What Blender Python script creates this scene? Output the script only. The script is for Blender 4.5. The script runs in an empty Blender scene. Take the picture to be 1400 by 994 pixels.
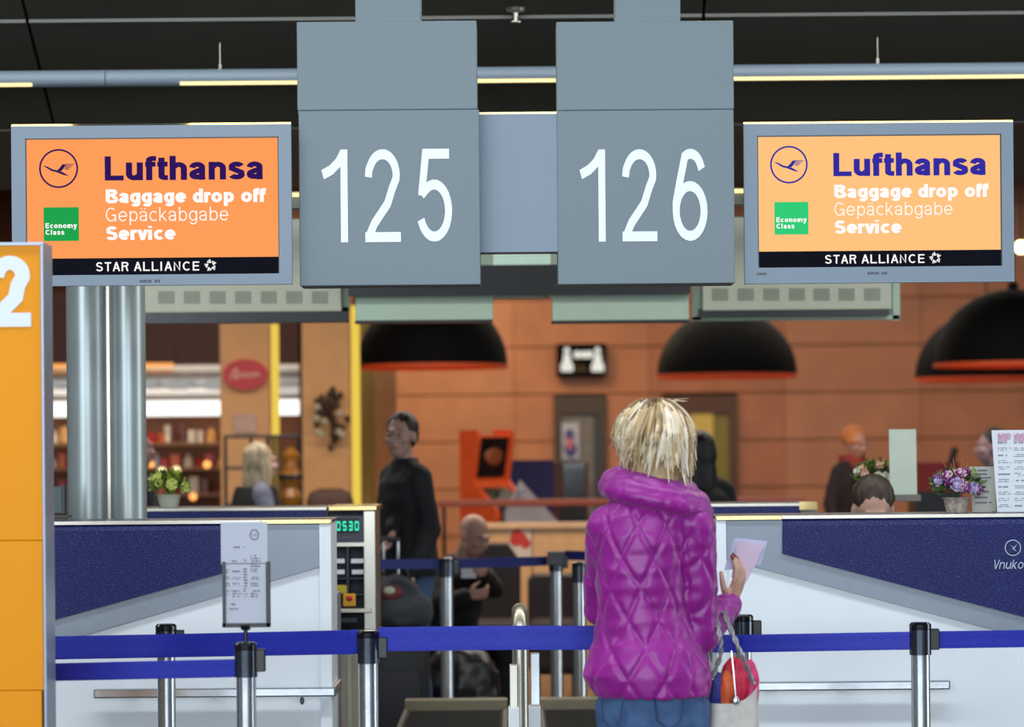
import bpy, bmesh, math, random
from mathutils import Vector, Matrix, noise
random.seed(7)
PI = math.pi
sc = bpy.context.scene
COL = sc.collection

# ------------------------------------------------------------------ camera
F = 3900.0; EYE = 1.53; HOR = 613.0; ROLL = 0.0085
CR, SR = math.cos(ROLL), math.sin(ROLL)
cd = bpy.data.cameras.new('camera'); cam = bpy.data.objects.new('camera', cd); COL.objects.link(cam)
cd.sensor_width = 36.0; cd.lens = F*36.0/1400.0
cd.shift_y = (HOR-497.0)/1400.0
cd.clip_end = 200
cam.matrix_world = Matrix.Translation((0, 0, EYE)) @ Matrix.Rotation(PI/2, 4, 'X') @ Matrix.Rotation(-ROLL, 4, 'Z')
cd.dof.use_dof = True; cd.dof.focus_distance = 9.7; cd.dof.aperture_fstop = 2.9
sc.camera = cam
# ------------------------------------------------------------------ colour management and lights
vs = sc.view_settings
vs.view_transform = 'Standard'; vs.look = 'None'; vs.gamma = 1.0; vs.exposure = 0.0; vs.use_curve_mapping = False
w = bpy.data.worlds.new('sky'); sc.world = w; w.use_nodes = True
w.node_tree.nodes['Background'].inputs[0].default_value = (0.55, 0.72, 1.0, 1)
w.node_tree.nodes['Background'].inputs[1].default_value = 0.35

def area(name, loc, size, energy, col, rot=(0, 0, 0), spread=PI):
    l = bpy.data.lights.new(name, 'AREA'); l.shape = 'RECTANGLE'; l.size, l.size_y = size
    l.energy = energy; l.color = col; l.spread = spread
    o = bpy.data.objects.new(name, l); o.location = loc; o.rotation_euler = rot; COL.objects.link(o); return o
# daylight through the tall glass front of the terminal, behind the photographer
area('daylight_window', (-3, -5.5, 3.6), (15, 5.0), 1600, (0.83, 0.93, 1.0), (math.radians(90), 0, 0))
# rows of ceiling lights over the check-in line and over the cafe hall
area('side_daylight_window', (12.6, 9, 3.0), (9, 4.6), 620, (0.86, 0.94, 1.0), (0, math.radians(90), 0))
area('island_fill_light', (0, 11.3, 3.85), (10, 0.3), 130, (0.95, 0.98, 0.94))  # added lamp out of view, brightens the backs of the rear gantry
area('check_in_ceiling_light', (0, 7.4, 4.9), (9, 0.5), 260, (0.88, 0.95, 1.0), (math.radians(-12), 0, 0))
area('cafe_ceiling_light', (1.5, 27.5, 4.45), (12, 6), 410, (1.0, 0.88, 0.74))
area('concourse_ceiling_light', (0, 18.0, 4.5), (12, 2.0), 470, (1.0, 0.90, 0.80))
area('yellow_wall_fill', (-0.9, 29.8, 4.4), (2.0, 1.0), 100, (1.0, 0.80, 0.42))  # added lamp, stands in for the yellow tube's glow on the wall
area('shop_fill_light', (-4.0, 26.35, 2.1), (2.6, 0.3), 26, (1.0, 0.80, 0.60))  # added fill lamp, brightens the inside of the shop

# ------------------------------------------------------------------ pixel helpers (pixel + distance -> world)
def P(x, y, d):
    u = (x-700.0)/F; v = (HOR-y)/F
    return Vector((d*(u*CR+v*SR), d, EYE+d*(-u*SR+v*CR)))
def S(d): return F/d
WM = {}

# ------------------------------------------------------------------ materials
MATS = {}
def s2l(c):
    return tuple(((v/255.0)/12.92 if v <= 10 else (((v/255.0)+0.055)/1.055)**2.4) for v in c)
def mat(name, col, rough=0.5, metal=0.0, var=0.06, scale=12, bump=0.0, emis=None, estr=0.0, spec=0.5, alpha=None, coat=0.0, stretch=None, dark=None, trans=0.0, sheen=0.0):
    """col in sRGB 0-255; noise gives colour variation, roughness variation and relief."""
    if name in MATS: return MATS[name]
    m = bpy.data.materials.new(name); m.use_nodes = True; nt = m.node_tree; N = nt.nodes; L = nt.links
    b = N['Principled BSDF']; c = s2l(col)
    b.inputs['Metallic'].default_value = metal; b.inputs['Specular IOR Level'].default_value = spec
    b.inputs['Coat Weight'].default_value = coat; b.inputs['Transmission Weight'].default_value = trans
    if sheen: b.inputs['Sheen Weight'].default_value = sheen
    tc = N.new('ShaderNodeTexCoord'); mp = N.new('ShaderNodeMapping'); nz = N.new('ShaderNodeTexNoise')
    L.new(tc.outputs['Object'], mp.inputs[0]); L.new(mp.outputs[0], nz.inputs['Vector'])
    if stretch: mp.inputs['Scale'].default_value = stretch
    nz.inputs['Scale'].default_value = scale; nz.inputs['Detail'].default_value = 4
    cr = N.new('ShaderNodeValToRGB')
    lo = dark and s2l(dark) or tuple(max(0, v*(1-var*2)) for v in c); hi = tuple(min(1, v*(1+var)) for v in c) if not dark else c
    cr.color_ramp.elements[0].color = (*lo, 1); cr.color_ramp.elements[1].color = (*hi, 1)
    cr.color_ramp.elements[0].position = 0.3; cr.color_ramp.elements[1].position = 0.7
    L.new(nz.outputs['Fac'], cr.inputs[0]); L.new(cr.outputs[0], b.inputs['Base Color'])
    mr = N.new('ShaderNodeMapRange'); mr.inputs['To Min'].default_value = rough*0.85; mr.inputs['To Max'].default_value = min(1, rough*1.15)
    L.new(nz.outputs['Fac'], mr.inputs[0]); L.new(mr.outputs[0], b.inputs['Roughness'])
    if bump:
        bp = N.new('ShaderNodeBump'); bp.inputs['Strength'].default_value = bump; bp.inputs['Distance'].default_value = 0.01
        L.new(nz.outputs['Fac'], bp.inputs['Height']); L.new(bp.outputs[0], b.inputs['Normal'])
    if emis is not None:
        b.inputs['Emission Color'].default_value = (*s2l(emis), 1); b.inputs['Emission Strength'].default_value = estr
    if alpha is not None: b.inputs['Alpha'].default_value = alpha
    MATS[name] = m; return m
def emit(name, col, strength=1.0):
    if name in MATS: return MATS[name]
    m = bpy.data.materials.new(name); m.use_nodes = True; nt = m.node_tree; nt.nodes.remove(nt.nodes['Principled BSDF'])
    e = nt.nodes.new('ShaderNodeEmission'); e.inputs[0].default_value = (*s2l(col), 1); e.inputs[1].default_value = strength
    nt.links.new(e.outputs[0], nt.nodes['Material Output'].inputs[0]); MATS[name] = m; return m

def speckle(name, base, fleck):
    m = mat(name, base, 0.42, var=0.05, spec=.22)
    nt = m.node_tree; N = nt.nodes; L = nt.links; b = N['Principled BSDF']
    v = N.new('ShaderNodeTexNoise'); v.inputs['Scale'].default_value = 260; v.inputs['Detail'].default_value = 1
    tc = N.new('ShaderNodeTexCoord'); L.new(tc.outputs['Object'], v.inputs['Vector'])
    r = N.new('ShaderNodeValToRGB'); r.color_ramp.elements[0].position = 0.60; r.color_ramp.elements[1].position = 0.70
    r.color_ramp.elements[0].color = (*s2l(base), 1); r.color_ramp.elements[1].color = (*s2l(fleck), 1)
    L.new(v.outputs['Fac'], r.inputs[0]); L.new(r.outputs[0], b.inputs['Base Color']); return m

M = dict(
 panel=mat('sign_panel_grey', (116, 130, 137), 0.55, var=0.02, scale=90, bump=0.02),
 tvgrey=mat('screen_frame_grey', (124, 138, 153), 0.45, var=0.02, scale=60),
 white=mat('counter_white_laminate', (240, 246, 250), 0.35, var=0.02, scale=3),
 navy=speckle('navy_speckled_laminate', (20, 28, 88), (84, 98, 158)),
 grey=mat('grey_metallic_laminate', (138, 147, 158), 0.4, metal=0.25, var=0.03, scale=30),
 steel=mat('brushed_steel', (196, 190, 178), 0.34, metal=1.0, var=0.04, scale=20, stretch=(1, 1, 30)),
 chrome=mat('chrome', (214, 218, 222), 0.2, metal=.9, var=0.03, scale=15),
 black=mat('black_plastic', (20, 21, 24), 0.35, var=0.05),
 blackg=mat('glossy_black', (12, 12, 14), 0.15, var=0.05, coat=0.5),
 text_white=emit('number_white_film', (225, 238, 248), 0.0) if False else mat('number_white_film', (240, 246, 250), 0.5, var=0.01),
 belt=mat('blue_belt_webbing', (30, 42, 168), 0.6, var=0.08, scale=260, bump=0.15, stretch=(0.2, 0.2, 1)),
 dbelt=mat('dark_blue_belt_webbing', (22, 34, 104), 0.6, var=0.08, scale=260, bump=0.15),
 yellow=mat('orange_yellow_panel', (250, 160, 10), 0.5, var=0.03, scale=2, spec=.2, dark=(244, 152, 8)),
 alu=mat('anodised_aluminium', (178, 188, 188), 0.34, metal=0.45, var=0.03, scale=6, stretch=(1, 1, .05)),
 ceil=mat('dark_ceiling_metal', (52, 50, 41), 0.55, var=0.06, scale=5),
 gap=mat('black_joint', (6, 6, 6), 0.9),
 cream=mat('cream_device_casing', (186, 188, 168), 0.5, var=0.02),
 pale=mat('pale_green_glass_panel', (178, 200, 178), 0.35, var=0.02),
 orange=mat('orange_stone_wall', (176, 98, 54), 0.45, var=0.10, scale=3, bump=0.05),
 tan=mat('tan_wall_paint', (222, 162, 104), 0.55, var=0.06, scale=3),
 brown=mat('dark_brown_board', (88, 42, 22), 0.5, var=0.08),
 olive=mat('olive_curtain', (192, 166, 88), 0.8, var=0.12, scale=4, stretch=(8, 8, .3)),
 olived=mat('olive_door', (128, 112, 44), 0.5, var=0.06),
 floor=mat('polished_granite_floor', (72, 66, 64), 0.16, var=0.15, scale=60, coat=0.3),
 skin=mat('skin', (205, 158, 138), 0.5, var=0.06, scale=25, bump=0.03),
 paper=mat('white_paper', (225, 228, 232), 0.6, var=0.02),
 ink=mat('grey_ink', (90, 95, 110), 0.7),
 lamp_out=mat('black_lamp_enamel', (5, 5, 6), 0.75, var=0.05, spec=.12),
 lamp_in=mat('orange_lamp_lining', (224, 84, 30), 0.6, var=0.05, emis=(235, 80, 25), estr=0.0),
 redm=mat('red_enamel', (190, 30, 36), 0.4), navyp=mat('navy_banner', (28, 36, 96), 0.6, var=0.08),
)

# ------------------------------------------------------------------ mesh builder
class MB:
    def __init__(s): s.bm = bmesh.new(); s.mi = 0
    def _f(s, vs_):
        try:
            f = s.bm.faces.new(vs_); f.material_index = s.mi; return f
        except ValueError: return None
    def box(s, x0, x1, y0, y1, z0, z1, bev=0.0):
        if bev > 0:
            r = bmesh.ops.create_cube(s.bm, size=1.0)
            for v in r['verts']:
                v.co = Vector(((x0+x1)/2+v.co.x*(x1-x0), (y0+y1)/2+v.co.y*(y1-y0), (z0+z1)/2+v.co.z*(z1-z0)))
            ed = list({e for v in r['verts'] for e in v.link_edges})
            fs0 = set(s.bm.faces)
            res = bmesh.ops.bevel(s.bm, geom=ed, offset=bev, segments=2, affect='EDGES', profile=0.5)
            for f in s.bm.faces:
                if f not in fs0 or any(v in res['verts'] for v in f.verts): f.material_index = s.mi
            return s
        v = [s.bm.verts.new(c) for c in ((x0, y0, z0), (x1, y0, z0), (x1, y1, z0), (x0, y1, z0), (x0, y0, z1), (x1, y0, z1), (x1, y1, z1), (x0, y1, z1))]
        for q in ((0, 3, 2, 1), (4, 5, 6, 7), (0, 1, 5, 4), (1, 2, 6, 5), (2, 3, 7, 6), (3, 0, 4, 7)): s._f([v[i] for i in q])
        return s
    def tube(s, pts, rad, n=12, caps=True, ell=None):
        pts = [Vector(p) for p in pts]
        if not isinstance(rad, (list, tuple)): rad = [rad]*len(pts)
        rings = []; up = None
        for i, p in enumerate(pts):
            t = (pts[min(i+1, len(pts)-1)]-pts[max(i-1, 0)])
            t = t.normalized() if t.length > 1e-9 else Vector((0, 0, 1))
            if up is None:
                a = Vector((0, 1, 0)) if abs(t.y) < 0.9 else Vector((1, 0, 0))
                up = (a-t*a.dot(t)).normalized()
            else:
                up = up-t*up.dot(t); up = up.normalized() if up.length > 1e-6 else Vector((1, 0, 0))
            sd = t.cross(up); e = ell or (1, 1)
            rings.append([s.bm.verts.new(p+(sd*math.cos(2*PI*k/n)*e[0]+up*math.sin(2*PI*k/n)*e[1])*rad[i]) for k in range(n)])
        for a, b in zip(rings, rings[1:]):
            for k in range(n): s._f((a[k], a[(k+1) % n], b[(k+1) % n], b[k]))
        if caps: s._f(rings[0][::-1]); s._f(rings[-1])
        return s
    def lathe(s, c, prof, n=32, axis='z'):
        rings = []
        for r, z in prof:
            if r < 1e-5: rings.append([s.bm.verts.new((c[0], c[1], c[2]+z))]); continue
            rings.append([s.bm.verts.new((c[0]+r*math.cos(2*PI*k/n), c[1]+r*math.sin(2*PI*k/n), c[2]+z)) for k in range(n)])
        for a, b in zip(rings, rings[1:]):
            for k in range(n):
                A = [a[k % len(a)], a[(k+1) % len(a)], b[(k+1) % len(b)], b[k % len(b)]]
                A = list(dict.fromkeys(A))
                if len(A) > 2: s._f(A)
        return s
    def prism(s, poly, y0, y1):
        """poly: list of (x,z) in world, extruded from y0 to y1"""
        a = [s.bm.verts.new((x, y0, z)) for x, z in poly]; b = [s.bm.verts.new((x, y1, z)) for x, z in poly]
        s._f(a); s._f(b[::-1]); n = len(a)
        for i in range(n): s._f((a[i], b[i], b[(i+1) % n], a[(i+1) % n]))
        return s
    def ell(s, c, r, R=None, seg=16, ring=10):
        C_ = Vector(c); V = []
        for i in range(ring+1):
            ph = PI*i/ring; z = math.cos(ph); rr_ = math.sin(ph); row = []
            for k in range(seg if 0 < i < ring else 1):
                p = Vector((rr_*math.cos(2*PI*k/seg)*r[0], rr_*math.sin(2*PI*k/seg)*r[1], z*r[2]))
                row.append(s.bm.verts.new((R @ p if R is not None else p)+C_))
            V.append(row)
        for a, b in zip(V, V[1:]):
            for k in range(seg):
                q = list(dict.fromkeys([a[k % len(a)], b[k % len(b)], b[(k+1) % len(b)], a[(k+1) % len(a)]]))
                s._f(q)
        return s
    def cap(s, p0, r0, p1, r1):
        s.tube([p0, p1], [r0, r1], 14); s.ell(p0, (r0,)*3); s.ell(p1, (r1,)*3); return s
    def loft(s, rings, n=28):
        """rings: (center, rx, ry)"""
        R = []
        for c, rx, ry in rings:
            R.append([s.bm.verts.new((c[0]+rx*math.cos(2*PI*k/n), c[1]+ry*math.sin(2*PI*k/n), c[2])) for k in range(n)])
        for a, b in zip(R, R[1:]):
            for k in range(n): s._f((a[k], a[(k+1) % n], b[(k+1) % n], b[k]))
        s._f(R[0][::-1]); s._f(R[-1]); return s
    def remesh(s, vox, smooth=2, disp=None):
        me = bpy.data.meshes.new('tmp'); bmesh.ops.recalc_face_normals(s.bm, faces=s.bm.faces); s.bm.to_mesh(me); s.bm.free()
        o = bpy.data.objects.new('tmp', me); COL.objects.link(o)
        r = o.modifiers.new('r', 'REMESH'); r.mode = 'VOXEL'; r.voxel_size = vox; r.use_smooth_shade = True
        if smooth: q = o.modifiers.new('s', 'SMOOTH'); q.iterations = smooth; q.factor = 0.5
        dg = bpy.context.evaluated_depsgraph_get(); dg.update()
        m2 = bpy.data.meshes.new_from_object(o.evaluated_get(dg))
        bpy.data.objects.remove(o); bpy.data.meshes.remove(me)
        s.bm = bmesh.new(); s.bm.from_mesh(m2); bpy.data.meshes.remove(m2)
        if disp:
            s.bm.normal_update()
            off = [(v, v.normal*disp(v.co, v.normal)) for v in s.bm.verts]
            for v, d in off: v.co += d
        return s
    def build(s, name, m, parent=None, smooth=False, local=False, kind=None, auto=True):
        me = bpy.data.meshes.new(name); bmesh.ops.recalc_face_normals(s.bm, faces=s.bm.faces)
        Wp = WM.get(parent.name, Matrix()) if parent else Matrix()
        if not local and parent: s.bm.transform(Wp.inverted())
        s.bm.to_mesh(me); s.bm.free()
        for mm in (m if isinstance(m, (list, tuple)) else [m]): me.materials.append(mm)
        if smooth:
            me.shade_smooth()
            if smooth != 'full':
                try: me.set_sharp_from_angle(angle=math.radians(40))
                except Exception: pass
        o = bpy.data.objects.new(name, me); COL.objects.link(o)
        if parent: o.parent = parent
        WM[o.name] = Wp
        if kind: o['kind'] = kind
        return o
def tag(o, label, cat=None, group=None, kind=None):
    if label: o['label'] = label
    if cat: o['category'] = cat
    if group: o['group'] = group
    if kind: o['kind'] = kind
    return o
def thing(name, loc, label, cat, group=None, rz=0.0):
    o = bpy.data.objects.new(name, None); COL.objects.link(o); o.empty_display_size = 0.1
    o.location = loc; o.rotation_euler = (0, 0, rz)
    WM[o.name] = Matrix.Translation(loc) @ Matrix.Rotation(rz, 4, 'Z')
    return tag(o, label, cat, group)
def copy_tree(o, parent=None):
    c = o.copy(); COL.objects.link(c); c.parent = parent; WM[c.name] = WM.get(o.name, Matrix())
    for ch in list(o.children): copy_tree(ch, c)
    return c
def pbox(mb, x0, y0, x1, y1, d, depth, bev=0.0):
    """axis-aligned box whose front face spans the given pixels at distance d"""
    a = P(x0, (y0+y1)/2, d); b = P(x1, (y0+y1)/2, d); t = P((x0+x1)/2, y0, d); u = P((x0+x1)/2, y1, d)
    return mb.box(a.x, b.x, d, d+depth, u.z, t.z, bev)
def pplate(mb, poly, d, th):
    return mb.prism([(P(x, y, d).x, P(x, y, d).z) for x, y in poly], d, d+th)

# ------------------------------------------------------------------ lettering (centre-line strokes -> flat ribbons)
def arc(cx, cy, rx, ry, a0, a1, n=14):
    return [(cx+rx*math.cos(math.radians(a0+(a1-a0)*i/n)), cy+ry*math.sin(math.radians(a0+(a1-a0)*i/n))) for i in range(n+1)]
def glyph(ch, h):
    """strokes, advance width. cap height 1, x-height .73, h = half stroke."""
    X = .74; x0 = h; xm = X-h; c = (X/2)
    r = c-h
    if ch == 'L': return [[(h, 1), (h, h), (.62, h)]], .66
    if ch == 'u': return [[(h, X), (h, .27), *arc(.27, .27, .27-h, .27-h, 180, 300, 8), (.52-h, .2)], [(.56-h, X), (.56-h, 0)]], .60
    if ch == 'n': return [[(h, X), (h, 0)], [(h, .5), *arc(.30, .47, .27-h, .27-h, 150, 0, 10), (.57-h, 0)]], .61
    if ch == 'h': return [[(h, 1), (h, 0)], [(h, .5), *arc(.30, .47, .27-h, .27-h, 150, 0, 10), (.57-h, 0)]], .61
    if ch == 'f': return [[(.13, 0), (.13, .83), *arc(.13+.14, .84, .14, .16-h, 180, 90, 6), (.36, 1-h)], [(0, X-h*.8), (.34, X-h*.8)]], .36
    if ch == 't': return [[(.14, .93), (.14, .16), *arc(.26, .16, .12, .16-h, 180, 270, 6), (.35, h)], [(0, X-h*.8), (.34, X-h*.8)]], .37
    if ch in 'aä':
        g = [[(h*.9, .50), *arc(.26, .52, .26-h, .22-h, 170, 0, 10), (.52-h, .14), (.53-h, 0)], [(.52-h, .40), (.3, .38), *arc(.2, .22, .2-h, .2-h, 110, 270, 10), (.34, h*1.1), (.52-h, .2)]]
        if ch == 'ä': g += [[(.14, .86), (.14, .86+2*h)], [(.38, .86), (.38, .86+2*h)]]
        return g, .60
    if ch == 's': return [[*arc(.27, .53, .26-h, .21-h, 15, 160, 9), (.12, .46), (.42, .30), *arc(.27, .2, .27-h, .2-h, 10, -165, 11)]], .57
    if ch == 'o': return [arc(.31, c, .31-h, c-h, 0, 360, 22)], .66
    if ch == 'e': return [[(.03+h, c), (.60-h, c), *arc(.31, c, .31-h, c-h, 5, 320, 20)]], .65
    if ch == 'c': return [arc(.31, c, .31-h, c-h, 45, 315, 18)], .60
    if ch in 'dg':
        g = [arc(.29, c, .29-h, c-h, 0, 360, 22)]
        g += [[(.58-h, 1), (.58-h, 0)]] if ch == 'd' else [[(.58-h, X), (.58-h, -.02), *arc(.31, -.02, .27-h, .24-h, 0, -160, 10)]]
        return g, .63
    if ch in 'bp':
        return [arc(.33, c, .29-h, c-h, 0, 360, 22), [(.04+h, 1 if ch == 'b' else X), (.04+h, 0 if ch == 'b' else -.27)]], .65
    if ch == 'r': return [[(h, X), (h, 0)], [(h, .42), *arc(.28, .42, .28-h, X-h-.42, 180, 90, 6), (.38, X-h)]], .40
    if ch == 'k': return [[(h, 1), (h, 0)], [(h, .26), (.5-h, X)], [(.2, .38), (.54-h, 0)]], .56
    if ch == 'v': return [[(h*.8, X), (.28, 0)], [(.28, 0), (.56-h*.8, X)]], .57
    if ch == 'y': return [[(h*.8, X), (.29, .04)], [(.56-h*.8, X), (.26, -.14), *[(.16, -.25), (.03, -.26+h*.2)]]], .57
    if ch == 'i': return [[(h, X), (h, 0)], [(h, .87), (h, 1)]], 2*h+.09
    if ch == 'l': return [[(h, 1), (h, 0)]], 2*h+.09
    if ch == 'm': return [[(h, X), (h, 0)], [(h, .5), *arc(.25, .5, .23-h, X-h-.5, 150, 0, 8), (.48-h, 0)], [(.48-h, .5), *arc(.68-h, .5, .2, X-h-.5, 160, 0, 8), (.88-h, 0)]], .93
    if ch == 'B': return [[(h, h), (h, 1-h), (.4, 1-h), *arc(.42, .76, .23-h, .24-h, 90, -90, 9), (h, .52)], [(.4, .52), *arc(.44, .27, .26-h, .27-h, 80, -90, 10), (h, h)]], .74
    if ch == 'G': return [[*arc(.38, .5, .38-h, .5-h, 45, 330, 22), (.72-h, .46), (.42, .46)], [(.74-h, .5), (.74-h, 0)]], .80
    if ch == 'C': return [arc(.38, .5, .38-h, .5-h, 45, 315, 22)], .78
    if ch == 'S': return [[*arc(.33, .73, .31-h, .27-h, 20, 200, 12), (.15, .58), (.5, .45), *arc(.33, .27, .33-h, .27-h, 30, -165, 14)]], .70
    if ch == 'E': return [[(.6, h), (h, h), (h, 1-h), (.6, 1-h)], [(h, .52), (.56, .52)]], .66
    if ch == 'T': return [[(0, 1-h), (.62, 1-h)], [(.31, 1-h), (.31, 0)]], .64
    if ch == 'A': return [[(h*.8, 0), (.34, 1)], [(.34, 1), (.68-h*.8, 0)], [(.16, .33), (.52, .33)]], .70
    if ch == 'R': return [[(h, 0), (h, 1-h), (.4, 1-h), *arc(.42, .75, .24-h, .25-h, 90, -90, 9), (h, .5)], [(.44, .5), (.62-h*.5, 0)]], .70
    if ch == 'I': return [[(h, 0), (h, 1)]], 2*h+.1
    if ch == 'N': return [[(h, 0), (h, 1-h), (.62-h, h), (.62-h, 1)]], .70
    if ch == 'V': return [[(h, 1), (.32, 0)], [(.32, 0), (.64-h, 1)]], .62
    if ch == '1': return [[(.02, .73), (.15, .78), (.26, .86), (.33, .955)], [(.345, 1), (.345, 0)]], .48
    if ch == '2': return [[(.02+h, .70), (.03+h, .78), *arc(.29, .72, .26-h, .28-h, 150, -10, 14), (.49-h, .58), (.36, .41), (.16, .20), (.075, .055)], [(.02, h), (.56, h)]], .62
    if ch == '5': return [[(.52, 1-h), (.13+h*.6, 1-h), (.045+h, .495)], [(.045+h*.9, .505), *arc(.29, .335, .27-h, .335-h, 122, -160, 20)]], .62
    if ch == '6': return [[(.53-h, .78), *arc(.30, .74, .22-h*.9, .26-h, 20, 120, 8), (.1+h*.5, .62), (.02+h, .42), *arc(.29, .325, .27-h, .325-h, 180, 540, 24)]], .62
    return [], .30
def ribbon(mb, pts, hw, T, off=0.0):
    """flat ribbon along a 2D polyline with mitred joints; T maps 2D to 3D"""
    p = [Vector((a, b)) for a, b in pts]
    p = [q for i, q in enumerate(p) if i == 0 or (q-p[i-1]).length > 1e-5]
    L_, R_ = [], []
    for i, q in enumerate(p):
        d0 = (q-p[i-1]).normalized() if i else None; d1 = (p[i+1]-q).normalized() if i < len(p)-1 else None
        if d0 is None: d0 = d1
        if d1 is None: d1 = d0
        n0 = Vector((-d0.y, d0.x)); n1 = Vector((-d1.y, d1.x)); n = n0+n1
        n = n.normalized() if n.length > 1e-3 else n0
        k = hw/max(0.72, n.dot(n0))
        tt = (lambda v, T=T, i=i: Vector(T(v))-Vector((0, off+i*8e-6, 0)))
        L_.append(mb.bm.verts.new(tt(q+n*k))); R_.append(mb.bm.verts.new(tt(q-n*k)))
    for i in range(len(p)-1): mb._f((L_[i], L_[i+1], R_[i+1], R_[i]))
def textw(s, h, gap=0.10): return sum(glyph(c, h)[1]+gap for c in s)-gap
def lettering(mb, s, x, z, y, cap, hw, width=None, gap=0.10, slant=0.0):
    """writes s with its baseline at (x,z) on the plane y, cap height in metres, hw = half stroke in cap units"""
    g = textw(s, hw, gap); sx = (width/(g*cap)) if width else 1.0
    cx = 0
    for c in s:
        st, adv = glyph(c, hw)
        for k in st:
            ribbon(mb, k, hw, lambda q, cx=cx: (x+(cx+q.x+slant*q.y)*cap*sx, y, z+q.y*cap), 2.2e-4*(1+st.index(k)))
        cx += adv+gap
    return mb
def disc2d(mb, cx, cz, y, r, n=28):
    mb._f([mb.bm.verts.new((cx+r*math.cos(2*PI*k/n), y, cz+r*math.sin(2*PI*k/n))) for k in range(n)])
def poly2d(mb, pts, y): mb._f([mb.bm.verts.new((a, y, b)) for a, b in pts])
def dashes(mb, x0, x1, z0, z1, y, rows, seed, hgt=0.45, fill=0.75):
    """small unreadable print: broken short bars in rows"""
    r = random.Random(seed); dz = (z1-z0)/rows
    for i in range(rows):
        x = x0; z = z1-(i+.5)*dz; end = x0+(x1-x0)*r.uniform(.55, 1)
        while x < end:
            wl = r.uniform(.04, .12)*(x1-x0)
            if r.random() < fill: mb._f([mb.bm.verts.new(c) for c in ((x, y, z-dz*hgt/2), (min(x+wl, x1), y, z-dz*hgt/2), (min(x+wl, x1), y, z+dz*hgt/2), (x, y, z+dz*hgt/2))])
            x += wl+.02*(x1-x0)
def crane(mb, cx, cz, y, r, ring=True):
    if ring: ribbon(mb, arc(cx, cz, r, r, 0, 360, 40), r*.045, lambda q: (q.x, y, q.y))
    B = [(-.86, .16), (-.62, .10), (-.34, -.06), (-.14, -.10), (.02, 0), (.22, .22), (.38, .26), (.84, .24), (.66, .10), (.30, -.02), (.10, -.14), (.30, -.28), (.56, -.40), (.28, -.36), (-.10, -.22), (-.36, -.14), (-.62, .04)]
    # bird as two clean strips
    f = lambda pts: poly2d(mb, [(cx+a*r, cz+b*r) for a, b in pts], y)
    f([(-.86, .17), (-.60, .11), (-.30, -.05), (-.06, -.10), (-.10, -.20), (-.38, -.13), (-.64, .04)])
    f([(-.06, -.10), (.22, -.20), (.56, -.40), (.30, -.36), (-.10, -.20)])
    f([(-.08, -.11), (.08, .06), (.20, .22), (.38, .24), (.28, .02), (.14, -.15)])
    for k in range(4): f([(.34, .24-k*.075), (.84-k*.09, .23-k*.085), (.80-k*.09, .195-k*.085), (.32, .195-k*.075)])

# ================================================================== STRUCTURE
def struct(o): o['kind'] = 'structure'; return o
XL, XR, YB, YF = -13.0, 13.0, -6.5, 33.0
struct(MB().box(XL-.2, XR+.2, YB, YF+.3, -.15, 0).build('floor', M['floor']))
gm = mat('grey_side_wall', (120, 118, 112), 0.7, var=0.05, scale=2)
struct(MB().box(XL-.2, XL, YB, YF, 0, 9).build('wall_left', gm)); struct(MB().box(XR, XR+.2, YB, YF, 0, 9).build('wall_right', gm))
# sloping dark ceiling made of metal panels
def zc(d): return 3.02+0.54*(13.0-d)
cl = MB()
cl.bm.faces.new([cl.bm.verts.new(c) for c in ((XL, 13, 3.05), (XR, 13, 3.05), (XR, YB, zc(YB)+.03), (XL, YB, zc(YB)+.03))])
cl.box(XL, XR, 13.0, 16.0, 3.03, 3.2); cl.box(XL, XR, 15.9, 16.0, 3.03, 4.7); cl.box(XL, XR, 15.9, YF, 4.7, 4.8)
ceiling = struct(cl.build('ceiling', M['gap']))
cols = [XL, -10.8, -7.9, -4.96, -2.07, 0.84, 3.75, 6.66, 9.6, XR]; rows = [13.0, 12.28, 11.4, 10.3, 8.6, 5, 0, YB]
for i in range(len(cols)-1):
    for j in range(len(rows)-1):
        x0, x1 = cols[i]+.007, cols[i+1]-.007; d0, d1 = rows[j]-.004, rows[j+1]+.004
        m_ = MB(); a = [m_.bm.verts.new(c) for c in ((x0, d0, zc(d0)-.02), (x1, d0, zc(d0)-.02), (x1, d1, zc(d1)-.02), (x0, d1, zc(d1)-.02))]
        b = [m_.bm.verts.new(v.co+Vector((0, 0, .025))) for v in a]
        m_._f(a); m_._f(b[::-1])
        for k in range(4): m_._f((a[k], b[k], b[(k+1) % 4], a[(k+1) % 4]))
        m_.build('ceiling_panel', M['ceil'], ceiling)
    m_ = MB().box(cols[i]+.007, cols[i+1]-.007, 12.272, 12.288, zc(12.28)-.03, zc(12.28)-.012); m_.build('joint_strip', mat('edge_highlight_grey', (84, 84, 80), .4), ceiling)  # pale strip stands for light caught along the panel edge
    MB().box(cols[i]+.007, cols[i+1]-.007, 13.0, 15.9, 2.995, 3.03).build('ceiling_panel', M['ceil'], ceiling)
for x in (-8, -3, 2, 7):
    MB().box(x+.01, x+4.99, 16.0, YF-.02, 4.66, 4.7).build('ceiling_panel', mat('hall_ceiling', (70, 52, 40), .8), ceiling)
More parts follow.
